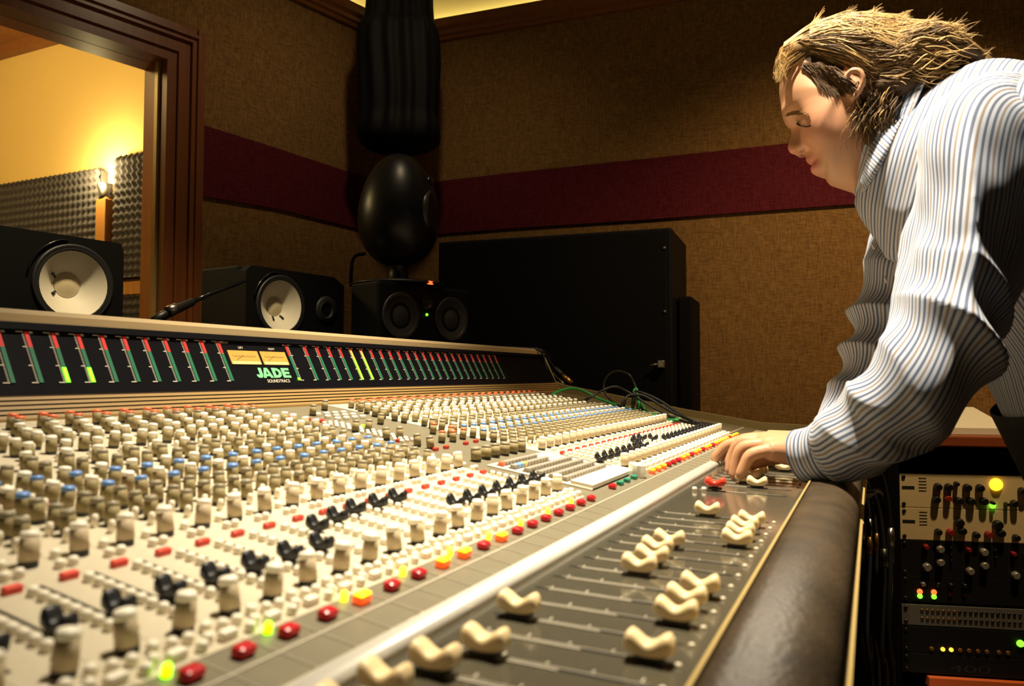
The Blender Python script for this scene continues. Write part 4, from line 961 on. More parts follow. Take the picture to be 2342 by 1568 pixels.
# ================================================================== THE PERSON LEANING OVER THE CONSOLE
def attr_mat(name, rough=.5, spec=.4, sss=0, attr='tint'):
    m = bpy.data.materials.new(name); m.use_nodes = True; nt = m.node_tree; b = nt.nodes['Principled BSDF']
    a = nt.nodes.new('ShaderNodeAttribute'); a.attribute_name = attr
    nt.links.new(a.outputs['Color'], b.inputs['Base Color']); b.inputs['Roughness'].default_value = rough; b.inputs['Specular IOR Level'].default_value = spec
    if sss: b.inputs['Subsurface Weight'].default_value = sss; b.inputs['Subsurface Radius'].default_value = (.012,.004,.002)
    MATS[name] = m; return m
def stripe_mat(name, period=.0060):
    m = bpy.data.materials.new(name); m.use_nodes = True; nt = m.node_tree; b = nt.nodes['Principled BSDF']
    uv = nt.nodes.new('ShaderNodeUVMap'); uv.uv_map = 'UVMap'; sx = nt.nodes.new('ShaderNodeSeparateXYZ'); nt.links.new(uv.outputs[0], sx.inputs[0])
    d = nt.nodes.new('ShaderNodeMath'); d.operation = 'DIVIDE'; d.inputs[1].default_value = period*3; nt.links.new(sx.outputs['X'], d.inputs[0])
    f = nt.nodes.new('ShaderNodeMath'); f.operation = 'FRACT'; nt.links.new(d.outputs[0], f.inputs[0])
    r = nt.nodes.new('ShaderNodeValToRGB'); cr = r.color_ramp; cr.interpolation = 'LINEAR'
    stops = [(0,(.44,.48,.58)),(.13,(.44,.48,.58)),(.17,(.075,.095,.16)),(.28,(.09,.11,.18)),(.32,(.44,.48,.58)),(.46,(.44,.48,.58)),(.50,(.22,.17,.14)),(.60,(.26,.20,.16)),(.64,(.44,.48,.58)),(.76,(.44,.48,.58)),(.80,(.075,.095,.16)),(.93,(.10,.12,.19)),(.97,(.44,.48,.58))]
    cr.elements[0].position = stops[0][0]; cr.elements[0].color = (*stops[0][1],1); cr.elements[1].position = stops[-1][0]; cr.elements[1].color = (*stops[-1][1],1)
    for p, c in stops[1:-1]: e = cr.elements.new(p); e.color = (*c,1)
    nt.links.new(f.outputs[0], r.inputs[0]); nt.links.new(r.outputs[0], b.inputs['Base Color'])
    b.inputs['Roughness'].default_value = .75; b.inputs['Specular IOR Level'].default_value = .25
    b.inputs['Sheen Weight'].default_value = .15
    MATS[name] = m; return m
attr_mat('skin', .48, .35, .12); stripe_mat('shirt_stripe'); attr_mat('hair', .62, .22, 0)
mat('shirt_inner', (.03,.035,.05), .8); mat('trousers', (.008,.008,.010), .8); mat('shoe', (.012,.010,.009), .4); mat('shirt_button', (.55,.52,.48), .4)
HXc = 1.20
per = empty('person', (1.24,-.42,0), 'person in a blue striped shirt bending over the console with one hand on the faders', 'person')
def rel(p): return np.array([p.x, p.y, p.z-CZ])
def PXp(px_, py_, X): return atX(px_, py_, X)

# ---------- head: profile in the median plane, widened to both sides
prof_px = [(1789,171),(1784,192),(1783,214),(1785,232),(1788,250),(1790,268),(1796,283),(1809,296),(1810,310),(1804,326),(1801,339),(1808,351),(1826,350),(1841,346),(1845,354),(1843,366),(1847,372),(1864,376),(1852,385),(1856,395),(1868,401),(1887,400),(1889,410),(1898,421),(1918,428),(1938,435),(1958,441),(1990,430),(2030,380),(2062,310),(2075,240),(2070,170),(2045,112),(2000,76),(1940,62),(1880,72),(1830,105),(1800,145)]
smooth_px = [(1789,171),(1785,192),(1784,214),(1787,232),(1791,250),(1797,268),(1805,283),(1815,296),(1824,310),(1832,326),(1838,338),(1843,347),(1848,352),(1853,358),(1858,364),(1864,370),(1868,376),(1874,382),(1878,388),(1882,395),(1886,401),(1892,406),(1896,413),(1904,421),(1920,427)]+prof_px[25:]
cpx = (1925,240)
c3 = rel(PXp(*cpx, HXc))
def polar(pl):
    out = []
    for q in pl:
        v = rel(PXp(*q, HXc))-c3; out.append((math.atan2(v[2], v[1]), math.hypot(v[1], v[2])))
    return out
def interp_polar(pl):
    pts = sorted(polar(pl)); a = np.array([p[0] for p in pts]); r = np.array([p[1] for p in pts])
    a = np.concatenate([a-2*math.pi, a, a+2*math.pi]); r = np.concatenate([r, r, r]); return a, r
NT, NL = 300, 96
th = np.linspace(-math.pi, math.pi, NT, endpoint=False); lam = np.linspace(-math.pi/2, math.pi/2, NL+2)
# the nose folds back on itself in polar terms, keep the profile as a curve: parametrise by the smooth profile angle
aS, rS = interp_polar(smooth_px)
sp_ = polar(smooth_px); pp_ = polar(prof_px)
Rs = np.interp(th, aS, rS)
# displacement vectors (profile - smooth) attached to the smooth angle
ds = sorted([(s[0], [a-b for a, b in zip(rel(PXp(*q, HXc)), rel(PXp(*w, HXc)))]) for s, q, w in zip(sp_, prof_px, smooth_px)], key=lambda t: t[0])
aD = np.array([d[0] for d in ds]); vD = np.array([d[1] for d in ds])
aD = np.concatenate([aD-2*math.pi, aD, aD+2*math.pi]); vD = np.concatenate([vD, vD, vD])
dY = np.interp(th, aD, vD[:,1]); dZ = np.interp(th, aD, vD[:,2])
def ang(q): v = rel(PXp(*q, HXc))-c3; return math.atan2(v[2], v[1])
# sigma of the features across the face by angle
sg_k = sorted([(ang((1795,280)),.030),(ang((1820,300)),.011),(ang((1832,322)),.012),(ang((1840,340)),.0175),(ang((1850,352)),.020),(ang((1866,372)),.024),(ang((1886,398)),.026),(ang((1910,424)),.032)])
sgm = np.interp(th, [k[0] for k in sg_k], [k[1] for k in sg_k])
w_k = sorted([(ang((1789,171)),.066),(ang((1788,230)),.070),(ang((1800,275)),.070),(ang((1835,320)),.072),(ang((1860,365)),.074),(ang((1900,420)),.072),(ang((1958,441)),.074),(ang((2050,330)),.076),(ang((2075,240)),.080),(ang((2000,76)),.080),(ang((1880,72)),.076)])
wk = np.array(w_k); Wt = np.interp(th, np.concatenate([wk[:,0]-2*math.pi, wk[:,0], wk[:,0]+2*math.pi]), np.concatenate([wk[:,1]]*3))
hv = []
for j, l in enumerate(lam):
    lat = Wt*math.sin(l); g = np.exp(-(np.abs(lat)/sgm)**2.4)
    cl = max(0, math.cos(l))**.62
    y = c3[1]+Rs*np.cos(th)*cl+dY*g; z = c3[2]+Rs*np.sin(th)*cl+dZ*g; x = HXc+lat
    hv.append(np.stack([np.full_like(th, 0)+x, y, z], 1))
hv = np.concatenate(hv)
def bump(q, lx, depth, rad, both=True):
    """push the head surface at pixel q (profile plane) and side offset lx outwards by depth"""
    global hv
    p = rel(PXp(*q, HXc))
    for s in ((-1, 1) if both else (-1,)):
        d2 = (hv[:,1]-p[1])**2+(hv[:,2]-p[2])**2+((hv[:,0]-(HXc+s*lx))*.8)**2
        wgt = np.exp(-d2/rad**2)[:,None]; nrm = hv-np.array([HXc,c3[1]-.02,c3[2]]); nrm /= np.linalg.norm(nrm, axis=1)[:,None]+1e-9
        hv = hv+nrm*depth*wgt
bump((1832,284), .030, -.0110, .013); bump((1826,300), .022, -.005, .010); bump((1838,281), .034, .0045, .0075)
bump((1806,268), .028, .0045, .013); bump((1837,340), .0150, .0085, .0080); bump((1842,352), .018, -.0025, .007)
bump((1854,352), .028, -.0040, .0065); bump((1862,364), .033, -.0035, .0065); bump((1848,301), .036, .0028, .009); bump((1880,330), .052, .0070, .026); bump((1872,374), .030, -.0030, .010); bump((1895,395), .045, .004, .022); bump((1862,290), .055, .003, .018)
hb = MB(); hb.v = [(float(a), float(b), float(c)+CZ) for a, b, c in hv]
for j in range(NL+1):
    for i in range(NT): hb.f.append([j*NT+i, j*NT+(i+1)%NT, (j+1)*NT+(i+1)%NT, (j+1)*NT+i])
hb.m = [0]*len(hb.f); hb.sm = [True]*len(hb.f)
# ears
for s in (-1, 1):
    X = HXc+s*.0775
    path = [PXp(a, b, X) for a, b in ((1945,216),(1938,200),(1937,182),(1948,170),(1964,170),(1973,182),(1973,198),(1965,214),(1954,226),(1947,226))]
    path = [p+Vector((s*.004+s*.010*math.sin(math.pi*k/9),0,0)) for k, p in enumerate(path)]
    hb.tube(spline(path, 5), .0042, 8); 
    q = PXp(1956,198,X); hb.lathe([(.0005,-.004),(.013,-.002),(.015,.003),(.0005,.006)], 16, 0, basis(Vector((0,.8,.6)),Vector((0,-.6,.8)),Vector((s,0,0)),q))
# neck, torso core, arms, legs
V = lambda x, y, z: Vector((x, y, CZ+z))
hb.tube([V(1.205,-.16,.25),V(1.205,-.08,.305),V(1.203,-.01,.335),V(1.20,.045,.36)], [.085,.070,.064,.055], 24)
hb.tube([V(1.25,-.42,-.20),V(1.24,-.34,.02),V(1.225,-.24,.175),V(1.212,-.15,.245),V(1.208,-.09,.28)], [.14,.14,.14,.13,.08], 24)
LA = [PXp(2245,330,1.055), PXp(2205,600,1.005), PXp(2128,840,.965), PXp(2030,948,.995), PXp(1930,1015,1.03), PXp(1838,1040,1.065)]
RA = [V(1.40,-.10,.27), PXp(2075,640,1.385), PXp(2040,780,1.35), PXp(1995,890,1.31), PXp(1930,985,1.265), PXp(1862,1030,1.235)]
hb.tube([V(1.20,-.12,.27)]+LA, [.06,.05,.047,.042,.038,.031,.025], 18); hb.tube([V(1.22,-.12,.27)]+RA, [.06,.05,.047,.042,.038,.031,.026], 18)
for s in (-1, 1): hb.tube([V(1.24+s*.08,-.42,-.22),V(1.24+s*.10,-.40,-.50),V(1.24+s*.11,-.42,-.92)], [.085,.062,.045], 16)
# left hand (near the camera)
def finger(pts, r0, r1):
    P = spline(pts, 5); n = len(P); hb.tube(P, [r0+(r1-r0)*k/(n-1) for k in range(n)], 12)
    p = P[-1]; hb.lathe([(.0006,-r1),(r1*.7,-r1*.7),(r1,0),(r1*.7,r1*.7),(.0006,r1)], 12, 0, Matrix.Translation(p))
def hand(wr, K, PI, DI, TI, TH, s):
    for k in range(4):
        hb.tube([wr+Vector((s*(k-1.5)*.009,0,0)), (wr+K[k])/2+Vector((s*(k-1.5)*.004,0,.002)), K[k]], [.0195,.0185,.0125], 14)
        finger([K[k]+(wr-K[k])*.12, K[k], PI[k], DI[k], TI[k]], [.0108,.0112,.0114,.0098][k]*1.0, .0072)
    finger([wr+Vector((s*.020,.01,-.004)), TH[0], TH[1], TH[2]], .0150, .0085)
wl = PXp(1838,1040,1.065)
Xf = (1.108,1.086,1.064,1.042)     # index, middle, ring, little
K = [PXp(1746,1006,Xf[0]),PXp(1742,1010,Xf[1]),PXp(1746,1018,Xf[2]),PXp(1756,1030,Xf[3])]
PI = [PXp(1700,1006,Xf[0]),PXp(1694,1012,Xf[1]),PXp(1700,1024,Xf[2]-.003),PXp(1718,1040,Xf[3]-.006)]
DI = [PXp(1680,1030,Xf[0]),PXp(1676,1046,Xf[1]),PXp(1684,1058,Xf[2]-.004),PXp(1703,1064,Xf[3]-.008)]
TI = [PXp(1668,1056,Xf[0]-.002),PXp(1669,1076,Xf[1]-.003),PXp(1678,1086,Xf[2]-.006),PXp(1694,1084,Xf[3]-.010)]
TH = [PXp(1790,1040,1.115),PXp(1740,1052,1.118),PXp(1706,1066,1.112)]
hand(wl, K, PI, DI, TI, TH, 1)
# right hand, mostly hidden behind the left one, fingers on the faders
wr_ = PXp(1862,1030,1.235)
off = Vector((.165,-.012,.004))
K2 = [Vector((1.215+.022*k, .165-.004*k, CZ-.103+.001*k)) for k in range(4)][:4]
PI2 = [p+Vector((0,.036,-.004)) for p in K2]; DI2 = [p+Vector((0,.054,-.020)) for p in K2]; TI2 = [Vector((p.x, p.y+.058, CZ-.131)) for p in K2]
hand(wr_, K2, PI2, DI2, TI2, [Vector((1.215,.12,CZ-.108)),Vector((1.19,.155,CZ-.118)),Vector((1.185,.18,CZ-.130))], 1)
me0 = hb.mesh('body', ['skin'])
tmp = bpy.data.objects.new('tmp', me0); COL.objects.link(tmp)
md = tmp.modifiers.new('r', 'REMESH'); md.mode = 'VOXEL'; md.voxel_size = .0024; md.use_smooth_shade = True
sm_ = tmp.modifiers.new('s', 'SMOOTH'); sm_.factor = .5; sm_.iterations = 2
dg = bpy.context.evaluated_depsgraph_get(); bme = bpy.data.meshes.new_from_object(tmp.evaluated_get(dg)); bpy.data.objects.remove(tmp)
bme.name = 'body'; bme.materials.clear(); bme.materials.append(MATS['skin'])
nv = len(bme.vertices); co = np.empty(nv*3, np.float32); bme.vertices.foreach_get('co', co); co = co.reshape(-1,3).astype(float); co[:,2] -= CZ
col = np.tile(np.array([.50,.255,.135]), (nv,1))
def dab(p, rad, c, amt, lx=None):
    p = np.array(p); d2 = ((co-p)**2).sum(1) if lx is None else (co[:,1]-p[1])**2+(co[:,2]-p[2])**2+((np.abs(co[:,0]-HXc)-lx)*.8)**2
    g = (np.exp(-d2/rad**2)*amt)[:,None]; col[:] = col*(1-g)+np.array(c)*g
hp = lambda a, b: rel(PXp(a, b, HXc))
for k in range(6): dab(hp(1850+3.5*k,371+1.0*k), .0060, (.52,.16,.12), .75, .006+.004*k)
for k in range(5): dab(hp(1860+3*k,390-1*k), .0060, (.58,.18,.13), .75, .004+.005*k)
dab(hp(1868,379), .004, (.22,.05,.04), .8, .018); dab(hp(1880,330), .03, (.72,.30,.20), .5, .05); dab(hp(1812,340), .014, (.72,.28,.20), .5, .0)
for k in range(7): dab(hp(1800+7.5*k,262-1.0*k+.35*k*k*.3), .0055, (.42,.25,.11), .7, .012+.006*k)
for k in range(6): dab(hp(1830+4.2*k,286-.2*k), .0032, (.05,.03,.02), .85, .024+.0035*k)
dab(hp(1834,351), .0050, (.12,.03,.02), .9, .011); dab(hp(1812,300), .02, (.55,.24,.13), .4, .0); dab(hp(1850,300), .014, (.45,.20,.12), .5, .036); dab(hp(1956,200), .009, (.35,.12,.07), .6, .08)
dab(hp(1900,400), .03, (.50,.32,.22), .35, .04)
# scalp under the hair and the dark side hair in front of the ear
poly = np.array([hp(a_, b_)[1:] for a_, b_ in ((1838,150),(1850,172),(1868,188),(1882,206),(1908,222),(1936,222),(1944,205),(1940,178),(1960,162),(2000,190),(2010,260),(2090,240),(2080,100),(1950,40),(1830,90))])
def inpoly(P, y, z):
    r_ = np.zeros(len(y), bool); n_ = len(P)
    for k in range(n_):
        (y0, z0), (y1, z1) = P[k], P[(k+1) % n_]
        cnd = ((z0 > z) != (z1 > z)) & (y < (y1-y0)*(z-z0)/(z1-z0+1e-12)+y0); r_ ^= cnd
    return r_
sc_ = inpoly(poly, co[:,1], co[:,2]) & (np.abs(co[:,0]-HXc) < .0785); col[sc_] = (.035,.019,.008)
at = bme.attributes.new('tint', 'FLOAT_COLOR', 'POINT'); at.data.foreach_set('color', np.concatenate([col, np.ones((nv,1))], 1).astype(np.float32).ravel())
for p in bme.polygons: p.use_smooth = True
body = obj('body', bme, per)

bvb = BVHTree.FromPolygons([v.co.copy() for v in bme.vertices], [list(p.vertices) for p in bme.polygons])
def onface(px_, py_, lift=.0):
    h = bvb.ray_cast(Vector((0,0,CZ)), ray(px_, py_).normalized()); return h[0]-ray(px_, py_).normalized()*lift if h[0] else None
mat('lash', (.030,.015,.008), .9, spec=0); mat('brow', (.17,.09,.035), .8, spec=.1)
mb = MB()
for k, pts in enumerate(([(1823,283),(1829,286),(1836,288),(1845,289),(1854,287)],)):
    q = [onface(*p, .0006) for p in pts]; q = [p for p in q if p]
    if len(q) > 2: mb.tube(spline(q, 4), .0012, 6)
mb.build('eyelashes', 'lash', body)
mb = MB()
for k in range(46):
    t = k/45; x = 1797+46*t+random.uniform(-2,2); y = 264-6*math.sin(t*2.6)+6*t*t+random.uniform(-3,3)
    q = [onface(x,y,.0006), onface(x+5,y-2.5,.0014), onface(x+10,y-3.5,.0012)]
    if all(q): mb.tube(q, [.0005,.0005,.0002], 4)
mb.build('eyebrow', 'brow', body)
# ---------- clothing: swept tubes with folds; UV.x runs around the tube in metres so the stripes follow it
def sweep(name, pts, radii, parent, m, nu=112, nv=130, fold=None, flat=None, side=Vector((1,0,0)), perp_stripe=False, close=False, thick=.0016, chest=None):
    """pts: path; radii: (ra, rb) across/along 'side' frame; fold(u, v)-> radial offset in metres"""
    P = spline(pts, 24); L = [0]
    for a, b in zip(P[:-1], P[1:]): L.append(L[-1]+(b-a).length)
    tt = np.linspace(0, L[-1], nv); Pn = np.array([list(p) for p in P]); path = np.stack([np.interp(tt, L, Pn[:,k]) for k in range(3)], 1)
    kn = np.linspace(0, L[-1], len(radii)) if not isinstance(radii[0], tuple) or len(radii[0]) == 2 else None
    # radii given per control point: place them at the control points' arc length
    idx = [min(i*24, len(P)-1) for i in range(len(pts))]; al = [L[i] for i in idx]
    ra = np.interp(tt, al, [r[0] for r in radii]); rb = np.interp(tt, al, [r[1] for r in radii])
    mb = MB(); uvs = []; nrm = None
    for j in range(nv):
        t = Vector(path[min(j+1,nv-1)]-path[max(j-1,0)]).normalized()
        sd = (side-t*side.dot(t)).normalized(); bn = t.cross(sd)
        for k in range(nu+1):
            a = 2*math.pi*k/nu; f = fold(a, j/(nv-1)) if fold else 0
            d = sd*math.cos(a)*(ra[j]+f)+bn*math.sin(a)*(rb[j]+f); p = Vector(path[j])+d
            mb.v.append(tuple(p)); uvs.append(((a-math.pi)*.5*(ra[j]+rb[j]) if not perp_stripe else tt[j], tt[j] if not perp_stripe else a*.05))
    n1 = nu+1
    for j in range(nv-1):
        for k in range(nu): mb.f.append([j*n1+k, j*n1+k+1, (j+1)*n1+k+1, (j+1)*n1+k]); mb.m.append(0); mb.sm.append(True)
    me = bpy.data.meshes.new(name); me.from_pydata(mb.v, [], mb.f); me.materials.append(MATS[m])
    ul = me.uv_layers.new(name='UVMap'); lv = np.empty(len(me.loops), np.int32); me.loops.foreach_get('vertex_index', lv)
    uva = np.array(uvs, np.float32)[lv]
    if chest is not None:      # front of the shirt: the stripes hang down the chest
        pv = np.array(mb.v); jf = np.repeat(np.arange(len(mb.f))//nu, 4); sel = jf > chest*nv
        uva[sel,0] = (pv[lv,1]+.30*(pv[lv,2]-CZ)+.15*pv[lv,0])[sel]
    ul.data.foreach_set('uv', uva.astype(np.float32).ravel()); me.polygons.foreach_set('use_smooth', [True]*len(me.polygons)); me.update()
    o = obj(name, me, parent)
    if thick: s_ = o.modifiers.new('solid', 'SOLIDIFY'); s_.thickness = thick; s_.offset = -1
    return o
def ridge(x): return 1-abs(math.sin(x))          # sharp crest, soft valley
def smoothn(a, v, s):                             # cheap smooth pseudo noise
    return math.sin(a*2+v*7+s)*.5+math.sin(a*3-v*11+s*2.1)*.3+math.sin(a*5+v*17+s*3.7)*.2
def g(x, c, w_): return math.exp(-((x-c)/w_)**2)
shirt = sweep('shirt', [V(1.25,-.43,-.24),V(1.245,-.385,-.11),V(1.24,-.335,.02),V(1.23,-.28,.135),V(1.22,-.205,.222),V(1.212,-.125,.268),V(1.207,-.068,.290),V(1.205,-.034,.3035),V(1.205,-.012,.314)],
    [(.195,.165),(.210,.180),(.222,.188),(.230,.172),(.226,.154),(.204,.147),(.160,.135),(.110,.100),(.072,.075)], per, 'shirt_stripe', 170, 170,
    fold=lambda a, v: .005*smoothn(a, v*2, 1.0)+.010*ridge(a*2.5+v*6)*g(v,.55,.2)*(.5+.5*math.sin(a))+.006*ridge(a*4+v*20)*g(v,.85,.12), chest=.70)
lf = lambda a, v: .0035*smoothn(a, v*3, 2.0)+(.030*ridge(a*1.5+.9+v*1.4)**1.6-.012)*g(v,.40,.20)+(.024*ridge(v*26+a*.9)-.010)*g(v,.63,.13)*(.55+.45*math.cos(a-2.2))+.010*ridge(v*22-a*1.3)*g(v,.86,.10)+.012*ridge(a*1.5+v*3)*g(v,.10,.10)
sl = sweep('sleeve', [V(1.13,-.15,.285)]+LA[0:5]+[PXp(1916,1022,1.037)],
    [(.058,.064),(.064,.070),(.058,.062),(.056,.055),(.051,.050),(.042,.045),(.038,.042)], shirt, 'shirt_stripe', 120, 170, fold=lf, side=Vector((1,0,.15)))
rf = lambda a, v: .0035*smoothn(a, v*3, 5.0)+(.020*ridge(v*20+a*.4)-.008)*g(v,.62,.25)
sr = sweep('sleeve', [V(1.33,-.12,.28)]+RA[0:5]+[PXp(1905,1005,1.255)],
    [(.09,.10),(.078,.088),(.068,.068),(.064,.064),(.060,.058),(.046,.046),(.040,.042)], shirt, 'shirt_stripe', 100, 130, fold=rf, side=Vector((1,0,.15)))
# cuffs
cf = lambda a, v: .0012*smoothn(a, v, 3.0)
sweep('cuff', [PXp(1938,1014,1.028),PXp(1900,1030,1.044),PXp(1832,1042,1.066)], [(.036,.040),(.034,.0375),(.031,.034)], shirt, 'shirt_stripe', 72, 24, fold=cf, perp_stripe=True, side=Vector((1,0,.15)), thick=.003)
sweep('cuff', [PXp(1925,990,1.262),PXp(1895,1012,1.250),PXp(1866,1030,1.236)], [(.038,.040),(.036,.038),(.033,.035)], shirt, 'shirt_stripe', 60, 16, fold=cf, side=Vector((1,0,.15)), thick=.003)
# collar: stand and two leaves folded over it
ca = Vector((0,.94,.34)).normalized(); cc = V(1.205,-.012,.338)
sweep('collar_stand', [cc-ca*.028, cc-ca*.008, cc+ca*.012], [(.077,.078),(.073,.076),(.070,.074)], shirt, 'shirt_stripe', 72, 12, perp_stripe=True, thick=.0025)
sweep('collar_leaf', [cc+ca*.013, cc+ca*.004, cc-ca*.018, cc-ca*.036], [(.071,.075),(.080,.083),(.087,.092),(.096,.100)], shirt, 'shirt_stripe', 90, 16, fold=lambda a, v: .004*math.sin(3*a)*v, perp_stripe=True, thick=.002)
# near and far collar points folded over the stand
sv = [v.co+Vector(shirt.location)+wloc(per) for v in shirt.data.vertices]
bvs = BVHTree.FromPolygons(sv, [list(p.vertices) for p in shirt.data.polygons])
def oncloth(px_, py_, lift):
    d = ray(px_, py_).normalized(); h = [x for x in (bvs.ray_cast(Vector((0,0,CZ)), d), bvb.ray_cast(Vector((0,0,CZ)), d)) if x[0]]
    h = [x[0] for x in h if x[3] < 1.45]; p = min(h, key=lambda q: q.length_squared) if h else None
    return p-d*lift if p else atX(px_, py_, 1.165)-d*lift
inn_ = [(2062,212),(2035,240),(2008,292),(1988,345),(1974,388),(1967,412)]; out_ = [(2082,240),(2062,272),(2040,322),(2018,372),(1994,412),(1976,440)]
def resample(pl, n):
    P = [Vector((x, y, 0)) for x, y in pl]; q = spline(P, 6); return [q[round(k*(len(q)-1)/(n-1))] for k in range(n)]
A_, B_ = resample(inn_, 14), resample(out_, 14); flap = []
for k in range(14):
    for t in (0, .25, .5, .75, 1):
        p = A_[k]*(1-t)+B_[k]*t; flap.append(oncloth(p.x, p.y, .013-.007*t))
for it in range(3):
    flap = [flap[i] if i < 5 or i >= 65 else (flap[i-5]+flap[i]*2+flap[i+5])/4 for i in range(70)]
for sgn in (1, -1):
    fv = [p if sgn > 0 else Vector((2*1.205-p.x, p.y, p.z)) for p in flap]
    me = bpy.data.meshes.new('collar_point'); me.from_pydata([tuple(p) for p in fv], [], [(k*5+j, k*5+j+1, k*5+j+6, k*5+j+5) for k in range(13) for j in range(4)]); me.materials.append(MATS['shirt_stripe'])
    ul = me.uv_layers.new(name='UVMap')
    for lp_ in me.loops: ul.data[lp_.index].uv = ((lp_.vertex_index//5)*.0135/1.0, (lp_.vertex_index % 5)*.01)
    me.polygons.foreach_set('use_smooth', [True]*len(me.polygons)); me.update(); o = obj('collar_point', me, shirt); s_ = o.modifiers.new('solid', 'SOLIDIFY'); s_.thickness = .0025; s_.offset = 0
# yoke seam and front placket with buttons
for k in range(4):
    p = V(1.205+.0, .012-.016*k, .235-.05*k); 
    mb = MB(); mb.lathe([(.0055,0),(.0055,.002),(.003,.0026)], 14, 0, basis(Vector((1,0,0)),Vector((0,.3,.95)),Vector((0,.95,-.3)),p)); mb.build('button', 'shirt_button', shirt)
# trousers and shoes
tro = sweep('trousers', [V(1.24,-.335,.015),V(1.245,-.37,-.08),V(1.248,-.405,-.19),V(1.248,-.42,-.30)], [(.232,.200),(.226,.196),(.205,.180),(.19,.165)], per, 'trousers', 60, 30, thick=.002)  # black waist raised over the shirt to stand for the belly's shade
for s in (-1, 1):
    tr = MB(); tr.tube([V(1.245+s*.085,-.42,-.26),V(1.245+s*.10,-.40,-.52),V(1.245+s*.11,-.42,-.955)], [.108,.09,.085], 20)
    tr.build('trouser_leg', 'trousers', tro)
for s in (-1, 1):
    mb = MB(); x = 1.245+s*.11; mb.tube([(x,-.50,.045),(x,-.44,.05),(x,-.34,.042),(x,-.26,.032),(x,-.23,.028)], [.038,.045,.042,.034,.018], 16); mb.box((x-.04,-.52,0),(x+.04,-.23,.018)); mb.build('shoe', 'shoe', per)

# ---------- hair: swept-back volume plus strands
hm = MB()
def ell(q, X, ry, rz, rx, rot=0):
    M_ = Matrix.Translation(PXp(*q, X)) @ Matrix.Rotation(rot, 4, 'X') @ Matrix.Diagonal((rx, ry, rz, 1))
    hm.lathe([(math.sin(t) if 0 < t < math.pi else .001, -math.cos(t)) for t in np.linspace(0, math.pi, 14)], 20, 0, M_)
ell((1940,132), HXc, .088, .050, .082, .10); ell((1975,150), HXc, .078, .062, .087); ell((1850,135), HXc, .048, .036, .066, -.5); ell((1812,148), HXc, .026, .020, .052, -.8)
ell((2030,180), HXc, .058, .064, .090, .3); ell((2080,130), HXc, .050, .034, .080, .2); ell((2130,125), HXc-.01, .042, .032, .075, .25); ell((2180,140), HXc-.01, .040, .018, .06, .3)
ell((2040,215), HXc-.035, .045, .030, .055, .1); ell((2010,255), HXc-.060, .020, .040, .022, .2); ell((1992,300), HXc-.062, .013, .030, .016, -.1); ell((2010,255), HXc+.060, .020, .040, .022, .2)
ell((1905,150), HXc-.060, .036, .016, .014, -.1); ell((1905,150), HXc+.060, .036, .016, .014, -.1)
h0 = bpy.data.objects.new('tmp', hm.mesh('hair', ['hair'])); COL.objects.link(h0)
md = h0.modifiers.new('r', 'REMESH'); md.mode = 'VOXEL'; md.voxel_size = .0045; md.use_smooth_shade = True
sm_ = h0.modifiers.new('s', 'SMOOTH'); sm_.iterations = 6
dg = bpy.context.evaluated_depsgraph_get(); hme = bpy.data.meshes.new_from_object(h0.evaluated_get(dg)); bpy.data.objects.remove(h0)
HC = [np.array(c) for c in ((.09,.048,.018),(.44,.26,.09),(.62,.42,.17))]
bv = BVHTree.FromPolygons([v.co.copy() for v in hme.vertices], [list(p.vertices) for p in hme.polygons])
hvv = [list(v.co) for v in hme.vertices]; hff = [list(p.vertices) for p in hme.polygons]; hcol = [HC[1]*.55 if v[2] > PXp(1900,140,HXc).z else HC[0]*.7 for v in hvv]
def strand(pts, r, c):
    P = spline(pts, 5); n0 = len(hvv); n = len(P)
    nr = None
    for i, p in enumerate(P):
        t = (P[min(i+1,n-1)]-P[max(i-1,0)]).normalized(); a = t.orthogonal().normalized() if nr is None else (nr-t*nr.dot(t)).normalized(); nr = a; b = t.cross(a)
        rr = r*(1-.75*(i/(n-1))**2)
        for k in range(3): an = 2*math.pi*k/3; hvv.append(list(p+(a*math.cos(an)+b*math.sin(an))*rr)); hcol.append(c)
    for i in range(n-1):
        for k in range(3): hff.append([n0+i*3+k, n0+i*3+(k+1)%3, n0+(i+1)*3+(k+1)%3, n0+(i+1)*3+k])
rd = random.Random(3)
axis_p = [PXp(1775,185,HXc),PXp(1800,165,HXc),PXp(1860,150,HXc),PXp(1930,160,HXc),PXp(1990,175,HXc),PXp(2050,180,HXc),PXp(2110,165,HXc),PXp(2170,160,HXc),PXp(2240,152,HXc)]
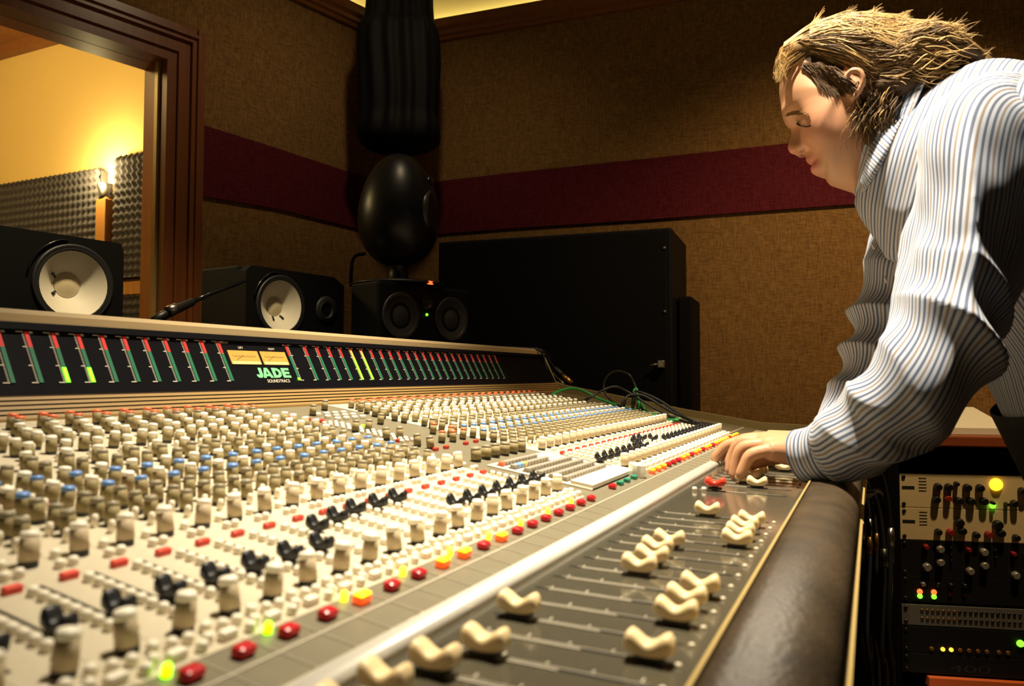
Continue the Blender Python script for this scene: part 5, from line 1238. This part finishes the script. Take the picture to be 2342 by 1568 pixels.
for s in range(4200):
    phi = rd.uniform(-1.75, 1.75)        # 0 = top, negative = camera side
    i0 = rd.choice([0,0,0,1,1,1,2,2,3,4,5]); i1 = min(len(axis_p)-1, i0+rd.choice([2,3,4,5]))
    if abs(phi) > 1.1: i0 = max(i0, 2); i1 = min(len(axis_p)-1, i0+rd.choice([2,3,3]))
    wob = 3*math.sin(phi*5)+rd.uniform(-.7,.7); lift = rd.uniform(.0005,.0045); tw = rd.uniform(-.22,.22); pts = []; amp = rd.uniform(.06,.14)
    for i in range(i0, i1+1):
        ph = phi+tw*(i-i0)*.5+amp*math.sin(i*1.9+wob); d = Vector((math.sin(ph), 0, math.cos(ph)))
        o_ = axis_p[i]; h = bv.ray_cast(o_+d*.25, -d, .26)
        if h[0] is None: p = (pts[-1]+Vector((0,-.030,-.002+.01*math.sin(wob+i)))) if pts else None
        else: p = h[0]+d*(lift+.003*(i == i1)*rd.random())
        if p is None: continue
        pts.append(p)
    if len(pts) < 2: continue
    if rd.random() < .35: pts.append(pts[-1]+(pts[-1]-pts[-2]).normalized()*rd.uniform(.006,.022)+Vector((rd.uniform(-.004,.004),0,rd.uniform(-.006,.010))))
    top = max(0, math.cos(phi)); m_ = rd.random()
    c = HC[1]*(1-m_)+HC[2]*m_ if rd.random() < .35+.5*top else HC[0]*.6+HC[1]*.4*m_  # upper strands golden more often: light from above put into the colour
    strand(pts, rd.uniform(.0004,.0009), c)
# loose curls behind the ear and by the collar, flicks over the back, fringe at the forehead
for s in range(420):
    sd = -1 if s % 3 else 1; X = HXc+sd*rd.uniform(.058,.088); a, b = rd.uniform(1965,2060), rd.uniform(170,235); L_ = rd.uniform(70,130); ph = a*.05+rd.uniform(-.6,.6); am = rd.uniform(5,12); dr = rd.uniform(-.40,.05)
    pts = [PXp(a+dr*L_*k/8+am*math.sin(k*.95+ph), b+L_*k/8, X+.004*math.sin(k+ph)) for k in range(9)]
    strand(pts, rd.uniform(.0005,.0010), HC[0]*rd.uniform(.4,1.2) if rd.random() < .75 else HC[1]*rd.uniform(.4,.9))
for s in range(420):
    X = HXc+rd.uniform(-.09,.06); a, b = rd.uniform(2040,2150), rd.uniform(85,190); L_ = rd.uniform(50,105); ph = rd.uniform(0,6.28); up_ = rd.uniform(-.55,.35)
    pts = [PXp(a+L_*k/5, b+up_*L_*k/5+6*math.sin(k*1.1+ph), X) for k in range(6)]
    strand(pts, rd.uniform(.0004,.0009), HC[1]*rd.uniform(.6,1.2) if rd.random() < .7 else HC[2])
for s in range(600):
    sd = -1 if s % 3 else 1; t = rd.random(); X = HXc+sd*(.066+.012*t)
    a, b = 1838+70*t+rd.uniform(-8,8), 150+12*t+rd.uniform(-10,8)
    e_, f_ = 1880+75*t+rd.uniform(-12,12), 196+30*t*(1-t)*2+rd.uniform(-10,14)
    pts = [PXp(a,b,X+sd*.000),PXp((2*a+e_)/3+4,(2*b+f_)/3,X+sd*.002),PXp((a+2*e_)/3+3,(a*0+b+2*f_)/3,X+sd*.002),PXp(e_,f_,X-sd*.001)]
    if sd < 0:
        q_ = [onface(*pix(p)[:2], .0012+.002*rd.random()) for p in pts]; pts = [q if q else p for q, p in zip(q_, pts)]
    strand(pts, rd.uniform(.0004,.0009), HC[0]*rd.uniform(.5,1.3))
for s in range(420):
    lx = rd.uniform(-.062,.062); X = HXc+lx; dip = 14*abs(lx)/.06
    a, b = rd.uniform(1800,1850), rd.uniform(95,135)
    pts = [PXp(a,b,X),PXp(a-18,b+14,X*1.0),PXp(1782+dip+rd.uniform(-8,8),b+36,X),PXp(1776+dip+rd.uniform(-10,14),170+rd.uniform(-6,20),X)]
    strand(pts, rd.uniform(.0004,.0008), HC[2] if rd.random() < .6 else HC[1])
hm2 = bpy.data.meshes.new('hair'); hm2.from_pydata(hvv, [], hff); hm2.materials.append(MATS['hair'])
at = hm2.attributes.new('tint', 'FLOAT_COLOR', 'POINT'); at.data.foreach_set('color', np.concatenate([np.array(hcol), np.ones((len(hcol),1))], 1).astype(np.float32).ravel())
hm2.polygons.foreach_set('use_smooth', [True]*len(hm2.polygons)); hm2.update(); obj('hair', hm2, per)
